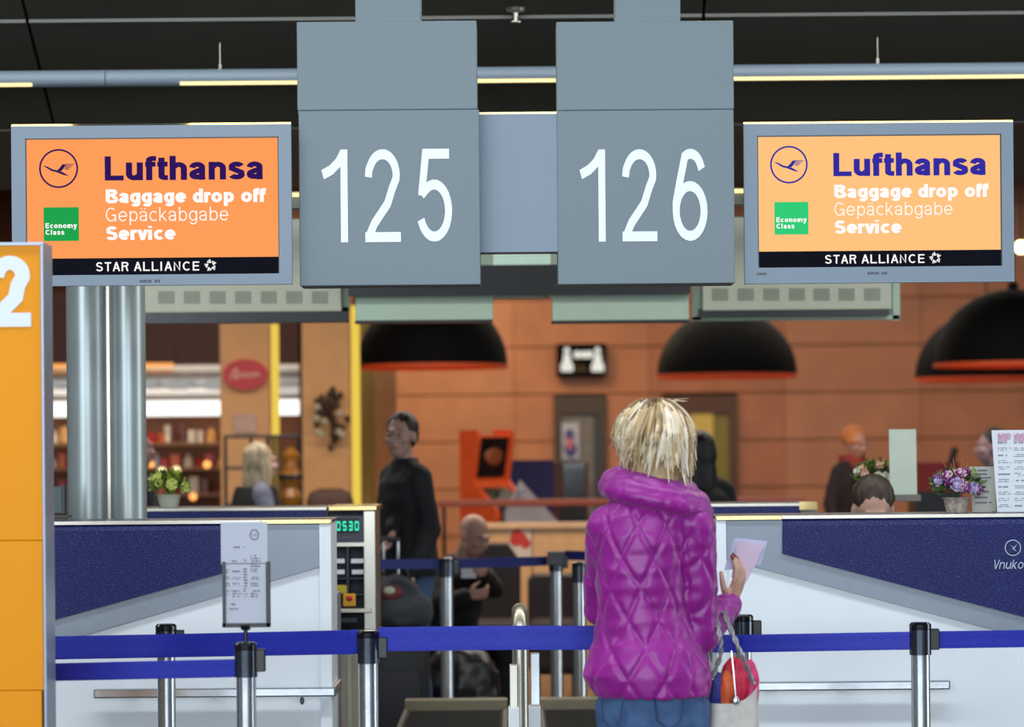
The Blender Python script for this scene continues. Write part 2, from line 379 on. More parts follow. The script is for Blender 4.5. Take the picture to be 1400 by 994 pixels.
# back wall of orange stone slabs
D = 32.0
wb = struct(MB().box(XL, XR, D+.05, D+.3, 0, 4.7).build('wall_back', mat('dark_grout', (96, 52, 30), .8)))
ph = 64.5/S(D); z0 = P(700, 604, D).z
zs = [z0+ph*k for k in range(-4, 9)]
xs = []; x = P(495, 600, D).x-.95*3
while x < XR-.1: xs.append(x); x += 1.52
xs.append(XR)
doorsX = [(P(757, 600, D).x, P(830, 600, D).x, P(790, 541, D).z), (P(905, 600, D).x, P(1008, 600, D).x, P(950, 541, D).z)]
slab_cols = [mat('orange_stone_slab_%s' % n, c, .42, var=.08, scale=2.5, bump=.04) for n, c in (('warm', (180, 114, 78)), ('deep', (172, 106, 71)), ('pale', (184, 120, 84)))]
for i in range(len(xs)-1):
    for j in range(len(zs)-1):
        a, b, c, e = xs[i]+.003, xs[i+1]-.003, max(0, zs[j]+.008), min(4.68, zs[j+1]-.008)
        if c >= e: continue
        segs = [(a, b)]
        for (u0, u1, ut) in doorsX:
            if c < ut-.05:
                ns = []
                for (p, q) in segs:
                    if q <= u0 or p >= u1: ns.append((p, q)); continue
                    if p < u0: ns.append((p, u0))
                    if q > u1: ns.append((u1, q))
                segs = ns
        for (p, q) in segs:
            if q-p > .04: MB().box(p, q, D-random.uniform(0, .008), D+.06, c, e).build('wall_slab', slab_cols[(i*7+j*3) % 3], wb)
# doors in the back wall
def door(idx, u0, u1, ut, leaf, frame):
    o = MB(); f = .09
    o.box(u0, u0+f, D-.05, D+.04, 0, ut); o.box(u1-f, u1, D-.05, D+.04, 0, ut); o.box(u0+f, u1-f, D-.05, D+.04, ut-f*2.2, ut)
    dr = struct(o.build('door_%d' % idx, frame))
    MB().box(u0+f, u1-f, D-.01, D+.04, 0, ut-f*2.2).build('door_leaf', leaf, dr)
    MB().tube([(u1-f-.1, D-.06, 1.0), (u1-f-.1, D-.06, 1.15)], .012, 8).build('door_handle', M['chrome'], dr)
    return dr
d1 = door(1, *doorsX[0], mat('grey_door_leaf', (120, 112, 106), .5, dark=(104, 96, 92)), mat('dark_door_frame', (72, 56, 46), .5))
MB().box(P(812, 600, D).x, P(826, 600, D).x, D-.03, D-.011, 0, 2.0).build('door_edge_strip', mat('dark_grey_strip', (52, 54, 58), .4), d1)
pp = MB(); pbox(pp, 766, 578, 792, 628, D-.04, .012); poster = tag(pp.build('poster', mat('poster_paper', (176, 172, 186), .5)), 'small blue and pink poster on the grey door under the lightbox sign', 'poster')
pp = MB(); pp.ell(P(779, 596, D-.05), (.05, .006, .08)); pp.ell(P(780, 614, D-.05), (.07, .006, .09)); pp.build('printed_picture', mat('poster_blue', (66, 60, 128), .5), poster)
pp = MB(); pp.ell(P(779, 607, D-.06), (.035, .006, .07)); pp.build('printed_picture', mat('poster_pink', (196, 110, 110), .5), poster)
d2 = door(2, *doorsX[1], M['olived'], mat('brown_door_frame', (88, 54, 34), .5))
MB().box(P(944, 600, D).x, P(975, 600, D).x, D-.03, D-.011, 0, P(950, 556, D).z).build('lit_glass_pane', mat('yellow_lit_glass', (176, 148, 58), .3, emis=(190, 150, 50), estr=.25), d2)

# ================================================================== CHECK-IN GANTRY AND SIGNS
def pd(x): return 9.72+0.36*(x/1400.0)
def sign_text(root, s, x0, x1, ytop, ybase, d, name='number'):
    a = P(x0, ybase, d); cap = (ybase-ytop)/S(d); m_ = MB()
    lettering(m_, s, a.x, P((x0+x1)/2, ybase, d).z, d-.0015, cap, .054, (x1-x0)/S(d), .16)
    return m_.build(name, M['text_white'], root)
def number_sign(s, x0, x1, x0b, x1b, yt, ym, yb, st0, st1, tx, lab):
    d = pd((x0+x1)/2); a = P((x0+x1)/2, yt, d)
    t = thing('counter_number_sign', (a.x, d, a.z), lab, 'sign', 'counter number signs')
    m_ = MB(); pbox(m_, x0, yt, x1, ym, d+.012, .16, .003); m_.build('upper_panel', M['panel'], t)
    m_ = MB(); pbox(m_, x0b, ym+1, x1b, yb, d, .18, .003); m_.build('number_panel', M['panel'], t)
    m_ = MB(); q = P((x0+x1)/2, ym, d); m_.box(P(x0+1, ym, d).x, P(x1-1, ym, d).x, d+.02, d+.16, q.z-.01, q.z+.012); m_.build('joint_strip', M['tvgrey'], t)
    m_ = MB(); A = P(st0, 14, d); B = P(st1, 14, d); zt = P(530, yt, d).z
    m_.box(A.x, B.x, d+.03, d+.15, zt-.01, zc(d+.03)-.02, .003); m_.build('hanging_stem', M['panel'], t)
    sign_text(t, s, tx[0], tx[1], tx[2], tx[3], d, 'number')
    return t
number_sign('125', 406, 652, 409, 656, 29, 150, 390, 485, 575, (440, 624, 204, 331), 'grey hanging panel with white number 125, left of the two')
number_sign('126', 761, 1003, 762, 1004, 29, 150, 388, 841, 931, (793, 973, 204, 330), 'grey hanging panel with white number 126, right of the two')
dl = pd(707)+.05
t = thing('linking_panel', P(707, 345, dl), 'plain grey panel bridging the two numbered panels 125 and 126', 'panel')
m_ = MB(); pbox(m_, 651, 156, 763, 345, dl, .10, .002); m_.build('panel', M['tvgrey'], t)
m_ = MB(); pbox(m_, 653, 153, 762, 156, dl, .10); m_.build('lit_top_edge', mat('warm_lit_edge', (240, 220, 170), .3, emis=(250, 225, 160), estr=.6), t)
# beam that carries screens and number panels, cream lit ledge showing between them
t = thing('gantry_beam', (0, 10.25, 2.3), 'long grey beam with cream lit ledge behind the overhead screens and panels', 'beam')
MB().box(P(30, 250, 10.25).x, P(1370, 250, 10.25).x, 10.25, 10.33, 2.40, 2.46).build('beam', M['cream'], t)
m_ = MB(); m_.box(P(30, 250, 10.25).x, P(1370, 250, 10.25).x, 10.245, 10.25, 2.44, 2.455); m_.build('light_strip', emit('warm_light_strip', (255, 236, 170), 1.2), t)

# --- screens
def screen(x0, ytop, x1, ybot, lab, orange, green, txtc):
    xc = (x0+x1)/2; d = pd(xc); c = P(xc, (ytop+ybot)/2, d); s = 382.0/(x1-x0)*S(9.77)
    k = (x1-x0)/382.0/S(d)             # metres per reference pixel
    W_, H_ = 382*k, (ybot-ytop)/(x1-x0)*382*k
    xL = c.x-W_/2; zT = c.z+H_/2
    X = lambda px: xL+(px-16)*k
    Z = lambda py: zT-(py-168)*k
    t = thing('display_screen', (c.x, d, c.z-H_/2), lab, 'screen', 'overhead airline screens')
    m_ = MB(); a, b, e, g = X(16), X(398), Z(168+H_/k), zT; ia, ib, ie, ig = X(35), X(381), Z(375), Z(188)
    yb = d+.03
    m_.box(a, ia, d, yb, e, g-.008); m_.box(ib, b, d, yb, e, g-.008); m_.box(ia, ib, d, yb, ig, g-.008); m_.box(ia, ib, d, yb, e, ie)
    m_.build('frame', M['tvgrey'], t)
    m_ = MB(); v = [m_.bm.verts.new(q) for q in ((a, d, g-.008), (b, d, g-.008), (b, d+.012, g), (a, d+.012, g), (a, yb, g), (b, yb, g), (b, yb, g-.008), (a, yb, g-.008))]
    for q in ((0, 1, 2, 3), (3, 2, 5, 4), (4, 5, 6, 7), (7, 6, 1, 0), (0, 3, 4, 7), (1, 6, 5, 2)): m_._f([v[i] for i in q])
    m_.build('top_trim', mat('polished_trim', (235, 225, 190), .12, metal=1), t)
    MB().box(a+.02, b-.02, yb, d+.12, e+.02, g-.02, .005).build('casing', M['black'], t)
    sb = MB()
    for q in (-.25, .25): sb.box(c.x+q-.03, c.x+q+.03, d+.12, 10.33 if d < 10 else 10.36, 2.385, 2.40)
    sb.build('mounting_arm', M['black'], t)
    m_ = MB(); w_ = .0035
    m_.box(ia, ia+w_, d+.002, yb, ie, ig); m_.box(ib-w_, ib, d+.002, yb, ie, ig); m_.box(ia, ib, d+.002, yb, ig-w_, ig); m_.build('gasket', M['black'], t)
    py = d+.008
    disp = MB().box(ia+w_, ib-w_, py, py+.01, ie, ig-w_).build('screen_glass', emit('screen_orange_'+orange[0], orange[1], orange[2]), t)
    y1, y2 = py-.001, py-.002
    m_ = MB(); poly2d(m_, [(ia+w_, ie), (ib-w_, ie), (ib-w_, Z(352)), (ia+w_, Z(352))], y1); m_.build('black_banner', emit('screen_black', (20, 22, 32), 1), disp)
    tw = emit('screen_white_text', (255, 252, 250), 1.0); tn = emit('screen_navy_'+orange[0], txtc, 1)
    m_ = MB(); lettering(m_, 'Lufthansa', X(143), Z(246), y1, 33*k, .102, 219*k, .035); m_.build('airline_name', tn, disp)
    for wd_, xa_, ww_ in (('Baggage', 144, 111), ('drop', 263, 57), ('off', 329, 34)):
        m_ = MB(); lettering(m_, wd_, X(xa_), Z(277), y1, 19*k, .112, ww_*k, .01); m_.build('headline_word', tw, disp)
    m_ = MB(); lettering(m_, 'Gepäckabgabe', X(144), Z(302), y1, 19*k, .042, 168*k, .11); m_.build('second_line_text', tw, disp)
    m_ = MB(); lettering(m_, 'Service', X(144), Z(327.5), y1, 19*k, .112, 96*k, .01); m_.build('third_line_text', tw, disp)
    for wd_, xa_, ww_ in (('STAR', 130, 45), ('ALLIANCE', 182, 90)):
        m_ = MB(); lettering(m_, wd_, X(xa_), Z(370), y2, 12.5*k, .075, ww_*k, .13); m_.build('alliance_word', tw, disp)
    m_ = MB()
    for q in range(5):
        an = math.radians(90+72*q); R = 9.0*k; cx, cz = X(286.5), Z(363)
        pt = lambda r, a_: (cx+r*math.cos(a_), cz+r*math.sin(a_))
        poly2d(m_, [pt(R*1.02, an+.10), pt(R*.45, an+.72), pt(R*.42, an-.35)], y2)
        poly2d(m_, [pt(R*.95, an+.22), pt(R*.72, an+.95), pt(R*.50, an+.78)], y2)
    m_.build('star_emblem', tw, disp)
    m_ = MB(); crane(m_, X(80), Z(229), y1, 25.5*k); m_.build('crane_emblem', tn, disp)
    m_ = MB(); poly2d(m_, [(X(59), Z(328)), (X(107), Z(328)), (X(107), Z(282)), (X(59), Z(282))], y1); gs = m_.build('green_square', emit('screen_green_'+orange[0], green, 1), disp)
    m_ = MB(); lettering(m_, 'Economy', X(61.5), Z(310.5), y2, 7*k, .105, 43*k, .07); lettering(m_, 'Class', X(61.5), Z(319.5), y2, 7*k, .105, 26*k, .07); m_.build('class_words', tw, disp)
    m_ = MB(); dashes(m_, X(190), X(232), Z(386), Z(382), d-.001, 1, 3, .9, .95); m_.build('maker_print', M['ink'], t)
    return t, X, Z, d
screen(16, 168, 398.5, 390, 'overhead screen with deeper orange picture, left of panel 125', ('deep', (255, 158, 90), 1.0), (32, 164, 78), (48, 22, 92))
t, X, Z, d = screen(1017.5, 165, 1386, 386.5, 'overhead screen with paler peach picture, right of panel 126', ('pale', (255, 196, 128), 1.0), (50, 205, 120), (52, 44, 160))
MB().box(X(33), X(47), d-.002, d+.004, Z(385), Z(382)).build('status_light', mat('status_black', (30, 32, 10), .3), t)

# --- pipe light behind
d = 12.43; zp = P(700, 102.5, d).z; rp = .036
t = thing('tube_light', (0, d, zp), 'long grey round tube light running behind the overhead signs', 'light')
xa, xb = P(-260, 105, d).x, P(1700, 100, d).x; x = P(145, 100, d).x
m_ = MB(); m_.tube([(xa, d, zp), (x-.002, d, zp)], rp, 28); m_.build('tube_housing', M['tvgrey'], t, True)
m_ = MB(); m_.tube([(x+.002, d, zp), (xb, d, zp)], rp, 28); m_.build('tube_housing', M['tvgrey'], t, True)
for (a, b) in ((-200, 45), (247, 760), (1000, 1600)):
    p0, p1 = P(a, 100, d), P(b, 100, d)
    m_ = MB().tube([(p0.x, d-.024, zp-.027), (p1.x, d-.024, zp-.027)], .0085, 10); m_.build('light_strip', emit('warm_tube_glow', (255, 226, 160), 1.6), t, True)
for x in (301, 1200, -220):
    q = P(x, 100, d); c = MB().tube([(q.x, d, zp+rp-.002), (q.x, d, zc(d)-.02)], .002, 6); c.tube([(q.x, d, zp+rp-.002), (q.x, d, zp+rp+.022)], .007, 8)
    c.build('suspension_wire', M['steel'], t)
t = thing('tube_light', (0, 10.22, 3.43), 'added unseen grey tube light above the screens, for glints on their trims', 'light')  # added tube out of view, its strips reflect in the screens' top trims
MB().tube([(-5, 10.22, 3.47), (5, 10.22, 3.47)], .036, 20).build('tube_housing', M['tvgrey'], t, True)
for (a, b) in ((-200, 62), (235, 700), (700, 1600)):
    MB().box(P(a, 100, 10.1).x, P(b, 100, 10.1).x, 10.17 if a < 600 else 10.36, 10.27 if a < 600 else 10.50, 3.425, 3.432).build('light_strip', emit('trim_glint_strip', (255, 226, 160), 5), t)
for x in (-3, 3): MB().tube([(x, 10.22, 3.50), (x, 10.22, zc(10.22)-.02)], .003, 6).build('suspension_wire', M['steel'], t)
# sprinkler
q = P(705, 22, 12.23); q.z = zc(12.23)-.02
t = thing('sprinkler_head', q, 'small round sprinkler head on dark ceiling between panels 125 and 126', 'sprinkler')
MB().lathe(q, [(0, 0), (.045, 0), (.04, -.012), (.012, -.018), (.010, -.04), (0, -.04)], 20).build('rose', M['steel'], t, True)
MB().lathe(q+Vector((0, 0, -.04)), [(.008, 0), (.008, -.012), (.026, -.016), (.026, -.02), (0, -.02)], 20).build('deflector', M['steel'], t, True)

# --- rear gantry (next island), seen from its back
dr_ = 13.5
def rear_screen(x0, x1, y0, y1, ys, vents, lab):
    t = thing('rear_screen', P((x0+x1)/2, y1, dr_), lab, 'screen', 'backs of screens on the next gantry')
    m_ = MB(); pbox(m_, x0, y0, x1, ys, dr_, .10, .006); m_.build('casing', M['cream'], t)
    m_ = MB(); pbox(m_, x0-4, ys-3 if x0 > 700 else 427, x1-3 if x0 > 700 else x1+9, y1-6 if x0 > 700 else 441, dr_+.01, .12); m_.build('underside_black_strip', M['black'], t)  # black strip along the underside of the casing
    m_ = MB(); pbox(m_, x0-14, y0, x0-2, y1, dr_+.10, .03); pbox(m_, x1+1, y0, x1+11, y1, dr_+.10, .03); pbox(m_, x0-14, y1-6, x1+11, y1, dr_+.10, .03); pbox(m_, x0-14, y0, x1+11, y1, dr_+.131, .005); m_.build('frame', M['pale'], t)
    for vx in vents:
        m_ = MB()
        for k in range(9): pbox(m_, vx-11+k*2.5, 398 if x0 < 700 else 394, vx-9.8+k*2.5, 415 if x0 < 700 else 411, dr_-.003, .004)
        m_.build('vent_grille', mat('vent_slot_grey', (128, 132, 120), .6), t)
    q0 = P((x0+x1)/2, y0+6, dr_)
    MB().box(q0.x-.05, q0.x+.05, dr_+.02, dr_+.08, q0.z-.02, 2.995).build('hanging_post', M['panel'], t)
rear_screen(196, 466, 300, 427, 427, [228, 263, 298, 333, 368, 403, 438], 'back of a cream screen with vent grilles, below the left orange screen')
rear_screen(960, 1219, 296, 438, 424, [985, 1020, 1055, 1090, 1124, 1158, 1193], 'back of a cream screen with vent grilles, below the right peach screen')
def rear_panel(x0, x1, lab):
    t = thing('rear_number_panel', P((x0+x1)/2, 440, dr_), lab, 'panel', 'backs of number panels on the next gantry')
    m_ = MB(); pbox(m_, x0, 200, x1, 438, dr_, .12, .004); m_.build('panel', M['pale'], t)
    m_ = MB(); pbox(m_, x0, 438, x1, 441, dr_, .12); m_.build('bottom_edge', M['black'], t)
    q0 = P((x0+x1)/2, 205, dr_)
    MB().box(q0.x-.15, q0.x+.15, dr_+.01, dr_+.11, q0.z-.01, 2.995).build('hanging_stem', M['panel'], t)
rear_panel(485, 673, 'pale green blank panel just above the dome lamp over the standing man'); rear_panel(754, 941, 'pale green blank panel above the black lightbox sign')
t = thing('rear_beam', P(700, 400, dr_), 'black box beam joining the pale green panels, with pale strips above and below', 'beam')
m_ = MB(); pbox(m_, 476, 362, 944, 403, dr_-.05, .045); m_.build('beam', M['black'], t)
m_ = MB(); pbox(m_, 674, 402, 753, 408, dr_+.02, .08); m_.build('lower_strip', M['cream'], t)
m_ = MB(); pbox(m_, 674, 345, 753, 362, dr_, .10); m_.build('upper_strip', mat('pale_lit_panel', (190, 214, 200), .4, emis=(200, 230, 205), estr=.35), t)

# twin aluminium posts
for (x0, x1, lab) in ((92, 147, 'round aluminium post, left one of the pair below the orange screen'), (152, 200, 'round aluminium post, right one of the pair below the orange screen')):
    d = 11.0; a, b = P(x0, 600, d).x, P(x1, 600, d).x; r = (b-a)/2; c = (a+b)/2
    t = thing('support_post', (c, d, 0), lab, 'post', 'aluminium posts')
    MB().tube([(c, d, .02), (c, d, 2.36)], r, 40).build('shaft', M['alu'], t, True)
    MB().tube([(c, d, 0), (c, d, .025)], r+.005, 32).build('base_ring', M['steel'], t, True)
    if x0 < 100:
        MB().box(c+r, c+r+.012, d-.01, d+.03, .03, 2.36).build('channel_strip', M['steel'], t)
        MB().box(c-.03, c+.03, d-.9, d+.05, 2.36, 2.385).build('top_bracket', M['steel'], t)

# ================================================================== COUNTERS
def counter(x0, x1, end, sgn, lab):
    d = 10.0; ty = 709 if sgn > 0 else 704
    zt = 1.287; A, B = P(x0, 720, d).x, P(x1, 720, d).x
    t = thing('check_in_counter', ((A+B)/2, d+.35, 0), lab, 'counter', 'check-in counters')
    MB().box(A, B, d+.03, d+.34, .08, zt-.012).build('body', M['white'], t)
    MB().box(A+.01, B-.01, d+.34, d+.72, .08, 1.0).build('desk', M['grey'], t)
    MB().box(A+.02, B-.02, d+.06, d+.7, 0, .08).build('plinth', M['black'], t)
    MB().box(A-.005, B+.005, d+.012, d+.36, zt-.012, zt, .003).build('worktop', mat('dark_navy_top', (44, 46, 66), .3), t)
    MB().box(A-.005, B+.005, d-.002, d+.012, zt-.014, zt, .002).build('front_edge_trim', M['steel'], t)
    e0, e1 = (437, 452) if sgn > 0 else (980, 993)
    MB().box(P(e0, 800, d).x, P(e1, 800, d).x+.001, d+.005, d+.03, .05, zt-.012).build('end_strip', M['white'], t)
    q = MB(); ea, eb = (P(e0-80, 800, d).x, P(e1, 800, d).x) if sgn > 0 else (P(e0, 800, d).x, P(e1+76, 800, d).x)
    q.box(ea, eb+.003, d-.004, d+.01, zt-.016, zt+.001, .002); q.build('corner_trim', mat('warm_reflection_steel', (214, 190, 130), .2, metal=1), t)  # warm reflection put into the colour of the steel
    if sgn > 0: g = [(x0, 715), (437, 713), (437, 775), (x0, 775+.29*(437-x0))]; n = [(x0, 727), (357, 724), (357, 769), (x0, 769+.277*(357-x0))]; top = (x0, 357, 727)
    else: g = [(993, 708), (x1, 704), (x1, 777+.263*(x1-1040)), (1040, 777), (993, 765)]; n = [(1070, 719), (x1, 716), (x1, 757+.262*(x1-1070)), (1070, 757)]; top = (1070, x1, 717)
    m_ = MB(); pplate(m_, g, d+.012, .018); m_.build('grey_fascia', M['grey'], t)
    m_ = MB(); pplate(m_, n, d-.004, .034)
    xa_, xb_ = P(top[0], top[2], d).x, P(top[1], top[2], d).x; za = P((top[0]+top[1])/2, top[2], d).z
    nn = [P(xx, yy, d) for xx, yy in n[:2]]
    v = [m_.bm.verts.new(c) for c in ((nn[0].x, d-.004, nn[0].z), (nn[1].x, d-.004, nn[1].z), (nn[1].x, d+.008, zt-.013), (nn[0].x, d+.008, zt-.013), (nn[0].x, d+.03, nn[0].z), (nn[1].x, d+.03, nn[1].z), (nn[1].x, d+.03, zt-.013), (nn[0].x, d+.03, zt-.013))]
    for c in ((0, 1, 2, 3), (4, 5, 6, 7), (0, 1, 5, 4), (3, 2, 6, 7), (0, 3, 7, 4), (1, 2, 6, 5)): m_._f([v[i] for i in c])
    m_.build('navy_fascia', M['navy'], t)
    if sgn > 0: ra, rb, ry = P(130, 948, d).x, P(460, 948, d).x, P(400, 945, d).z
    else: ra, rb, ry = P(1010, 936, d).x, P(1297, 936, d).x, P(1200, 936, d).z
    rl = MB().box(ra, rb, d-.045, d-.02, ry-.017, ry+.017, .006).build('bumper_rail', M['chrome'], t)
    if sgn > 0: MB().box(rb-.022, rb, d-.03, d+.3, ry-.017, ry+.017, .006).build('rail_return', M['chrome'], rl)
    for q in (.15, .5, .85): MB().tube([(ra+(rb-ra)*q, d-.03, ry), (ra+(rb-ra)*q, d+.035, ry)], .01, 10).build('standoff', M['chrome'], rl)
    return t
c1 = counter(-110, 452, 452, 1, 'white counter with navy speckled wedge front, beneath the orange screen')
c2 = counter(980, 1520, 980, -1, 'white counter with navy speckled wedge front, right of the magenta-jacketed woman')
m_ = MB(); a = P(1357, 778, 9.99); lettering(m_, 'Vnukovo', a.x, a.z, 9.992, .032, .06, None, .08, .22); m_.build('airport_name', mat('silver_print', (170, 178, 196), .4), c2)
m_ = MB(); a = P(1385, 749, 9.99); ribbon(m_, arc(a.x, a.z, .027, .027, 0, 360, 30), .0018, lambda q: (q.x, 9.992, q.y))
for p in ([(-.5, .4), (.1, .1), (.6, .5), (.2, -.05)], [(.1, .05), (.5, -.5), (-.1, -.1), (-.6, -.4)]): poly2d(m_, [(a.x+u*.027, a.z+v*.027) for u, v in p], 9.992)
m_.build('round_emblem', MATS['silver_print'], c2)
m_ = MB(); a = P(413, 958, 10.03); m_.ell(a, (.008, .004, .014)); m_.build('scuff_mark', M['ink'], c1)

# rear counters (other side of the island)
def rear_counter(x0, x1, lab, edge):
    d = 12.15; A, B = P(x0, 700, d).x, P(x1, 700, d).x; zt = 1.287
    t = thing('rear_counter', ((A+B)/2, d+.3, 0), lab, 'counter', 'rear counters')
    MB().box(A, B, d+.02, d+.6, 0, zt-.012).build('body', mat('rear_counter_beige', (150, 146, 136), .5), t)
    MB().box(A, B, d+.012, d+.42, zt-.012, zt, .003).build('worktop', MATS['dark_navy_top'], t)
    MB().box(A, B, d, d+.012, zt-.014, zt, .002).build('front_edge_trim', M['steel'], t)
    MB().box(A, P(edge, 700, d).x, d, d+.02, zt-.075, zt-.014).build('navy_fascia', M['navy'], t)
    return t, d, zt
rc1, d, zt = rear_counter(120, 447, 'narrow rear counter strip with dark blue edge below the potted green plant', 446)
rc2, _, _ = rear_counter(950, 1118, 'rear counter strip behind right white counter, steel end beneath flower basket', 1094)
m_ = MB(); pbox(m_, 1093, 686, 1118, 697, 12.14, .02); m_.build('end_cap', MATS['warm_reflection_steel'], rc2)

# weighing console at the end of the rear counter
t = thing('weighing_console', (P(482, 990, 12.1).x, 12.4, 0), 'steel-framed check-in weighing console with green digits and tag compartments', 'console')
d = 12.1
def cb(name, mt, *b, bev=0.0, par=None, dd=0.0, th=.02):
    m_ = MB(); pbox(m_, b[0], b[1], b[2], b[3], d+dd, th, bev); return m_.build(name, mt, par or t)
cb('top_cap', MATS['warm_reflection_steel'], 449, 692, 515, 698, dd=-.03, th=.5, bev=.002)
cb('back_body', mat('console_dark', (24, 26, 44), .5), 450, 698, 512, 862, dd=.12, th=.3)
cb('post', M['steel'], 497, 698, 514, 862, dd=-.02, th=.4, bev=.004)
cb('display_housing', mat('display_navy', (30, 36, 62), .35), 450, 705, 498, 742, dd=0, th=.12)
q = cb('display_window', M['blackg'], 456, 709, 491, 729, dd=-.004, th=.004)
m_ = MB(); a = P(458, 725, d)
seg = {'0': 'abcdef', '5': 'afgcd', '3': 'abgcd', '8': 'abcdefg'}
def sevenseg(m_, ch, x, z, w_, h_, y):
    pts = dict(a=((0, 1), (1, 1)), b=((1, 1), (1, .5)), c=((1, .5), (1, 0)), d=((0, 0), (1, 0)), e=((0, 0), (0, .5)), f=((0, .5), (0, 1)), g=((0, .5), (1, .5)))
    for s_ in seg[ch]:
        (u0, v0), (u1, v1) = pts[s_]; ribbon(m_, [(u0, v0), (u1, v1)], .14, lambda q: (x+q.x*w_, y, z+q.y*h_))
for k, ch in enumerate('0530'): sevenseg(m_, ch, a.x+.008+k*.026, a.z+.002, .014, .032, d-.0055)
m_.build('green_digits', emit('display_green', (60, 230, 190), 1.2), q)
m_ = MB(); a = P(455, 736, d); b = P(488, 733, d); dashes(m_, a.x, b.x, a.z, b.z, d-.001, 1, 9); m_.build('button_row', M['ink'], t)
cb('shelf', M['steel'], 450, 742, 498, 747, dd=-.02, th=.14)
for yy in (790, 812): cb('shelf', mat('shelf_navy', (34, 38, 70), .4), 450, yy, 498, yy+2, th=.12)
cb('divider', MATS['shelf_navy'], 474, 747, 477, 832, th=.12)
for (a_, b_) in ((454, 764), (480, 764), (454, 779), (481, 779)): cb('white_tag', M['paper'], a_, b_, a_+17, b_+6, dd=-.006, th=.004)
cb('yellow_tag', mat('tag_yellow', (196, 176, 30), .5), 457, 800, 474, 811, dd=-.006, th=.004)
q = cb('stop_switch', mat('switch_yellow', (236, 170, 24), .4), 469, 812, 486, 829, dd=-.03, th=.03, bev=.004)
m_ = MB(); m_.ell(P(477.5, 818, d-.035), (.014, .01, .012)); m_.build('red_button', M['redm'], q)
cb('lower_bar', M['steel'], 450, 832, 508, 838, dd=-.05, th=.3, bev=.003)
cb('drawer', M['blackg'], 452, 840, 496, 860, dd=.02, th=.2)
cb('drawer_label', M['ink'], 462, 845, 488, 851, dd=.015, th=.005)
cb('lower_panel', mat('console_beige', (176, 166, 146), .5), 450, 862, 500, 1065, dd=.02, th=.3)
cb('panel_rib', M['cream'], 476, 895, 480, 1050, dd=.012, th=.01)

# conveyors between counters and their side rails
rub = mat('black_rubber_belt', (28, 27, 25), .7, var=.2, scale=120, bump=.4)
def conveyor(x0, x1, lab):
    d0, d1 = 10.6, 13.0; A = P(x0, 980, d0).x; B = P(x1, 980, d0).x
    z = .34; t = thing('baggage_conveyor', ((A+B)/2, d0, 0), lab, 'conveyor', 'baggage conveyors')
    MB().box(A, B, d0, d1, .05, z-.05).build('chassis', mat('conveyor_grey', (96, 92, 80), .5), t)
    MB().box(A+.02, B-.02, d0+.02, d1-.02, z-.05, z).build('belt', rub, t)
    m_ = MB(); k = 0
    while d0+.06+k*.05 < d1-.05: m_.box(A+.03, B-.03, d0+.06+k*.05, d0+.075+k*.05, z, z+.004); k += 1
    m_.build('belt_cleats', rub, t, kind='stuff')
    MB().box(A, B, d1, d1+.12, .05, z+.045, .005).build('end_plate', mat('conveyor_end_beige', (132, 124, 100), .5), t)
    MB().box(A, A+.02, d0, d1, z-.05, z+.008).build('side_rail', MATS['conveyor_grey'], t); MB().box(B-.02, B, d0, d1, z-.05, z+.008).build('side_rail', MATS['conveyor_grey'], t)
conveyor(519, 692, 'black-belted baggage conveyor left of the central steel guard loop')
conveyor(744, 960, 'black-belted baggage conveyor right of the guard loop, before the magenta-jacketed woman')
# central guard: steel loop + flat rail, white end blocks
d = 9.9
t = thing('guard_loop', P(712, 1200, d), 'polished steel guard loop standing between the two conveyors', 'guard rail'); t.location.z = 0; WM[t.name] = Matrix.Translation(t.location)
x = P(711, 900, d).x; zt = P(711, 838, d).z; r = .028
pts = [(x, d, .02), (x, d, zt-.10)]+[(x, d+.13-.13*math.cos(a), zt-.10-r+.128*math.sin(a)) for a in [i*PI/10 for i in range(11)]]+[(x, d+.26, .3), (x, d+.26, .02)]
MB().tube(pts, r, 20).build('bent_tube', M['steel'], t, True)
MB().tube([(x, d, .0), (x, d, .02)], .06, 20).build('floor_flange', M['steel'], t, True)
MB().tube([(x, d+.26, .0), (x, d+.26, .02)], .06, 20).build('floor_flange', M['steel'], t, True)
t = thing('rail_end_post', P(731, 1200, d+.2), 'flat chrome end post right beside the steel guard loop', 'post'); t.location.z = 0; WM[t.name] = Matrix.Translation(t.location)
m_ = MB(); a, b = P(725, 900, d+.2).x, P(738, 900, d+.2).x; m_.box(a, b, d+.2, d+.24, .62, P(731, 893, d+.2).z, .003); m_.build('upper_bar', M['chrome'], t)
m_ = MB(); a, b = P(722, 980, d+.2).x, P(739, 980, d+.2).x; m_.box(a, b, d+.17, d+.27, 0, P(731, 966, d+.2).z, .002); m_.build('lower_block', M['white'], t)
t = thing('guard_post', P(703, 1200, d-.1), 'white foot block left beside the steel guard loop', 'post'); t.location.z = 0; WM[t.name] = Matrix.Translation(t.location)
m_ = MB(); a, b = P(695, 980, d).x, P(710, 980, d).x; m_.box(a, b, d-.16, d-.06, 0, P(703, 966, d-.1).z, .002); m_.build('block', M['white'], t)
m_ = MB(); m_.box(a+.005, b-.004, d-.13, d-.09, P(703, 966, d).z-.01, P(703, 905, d).z, .003); m_.build('upright', M['steel'], t)

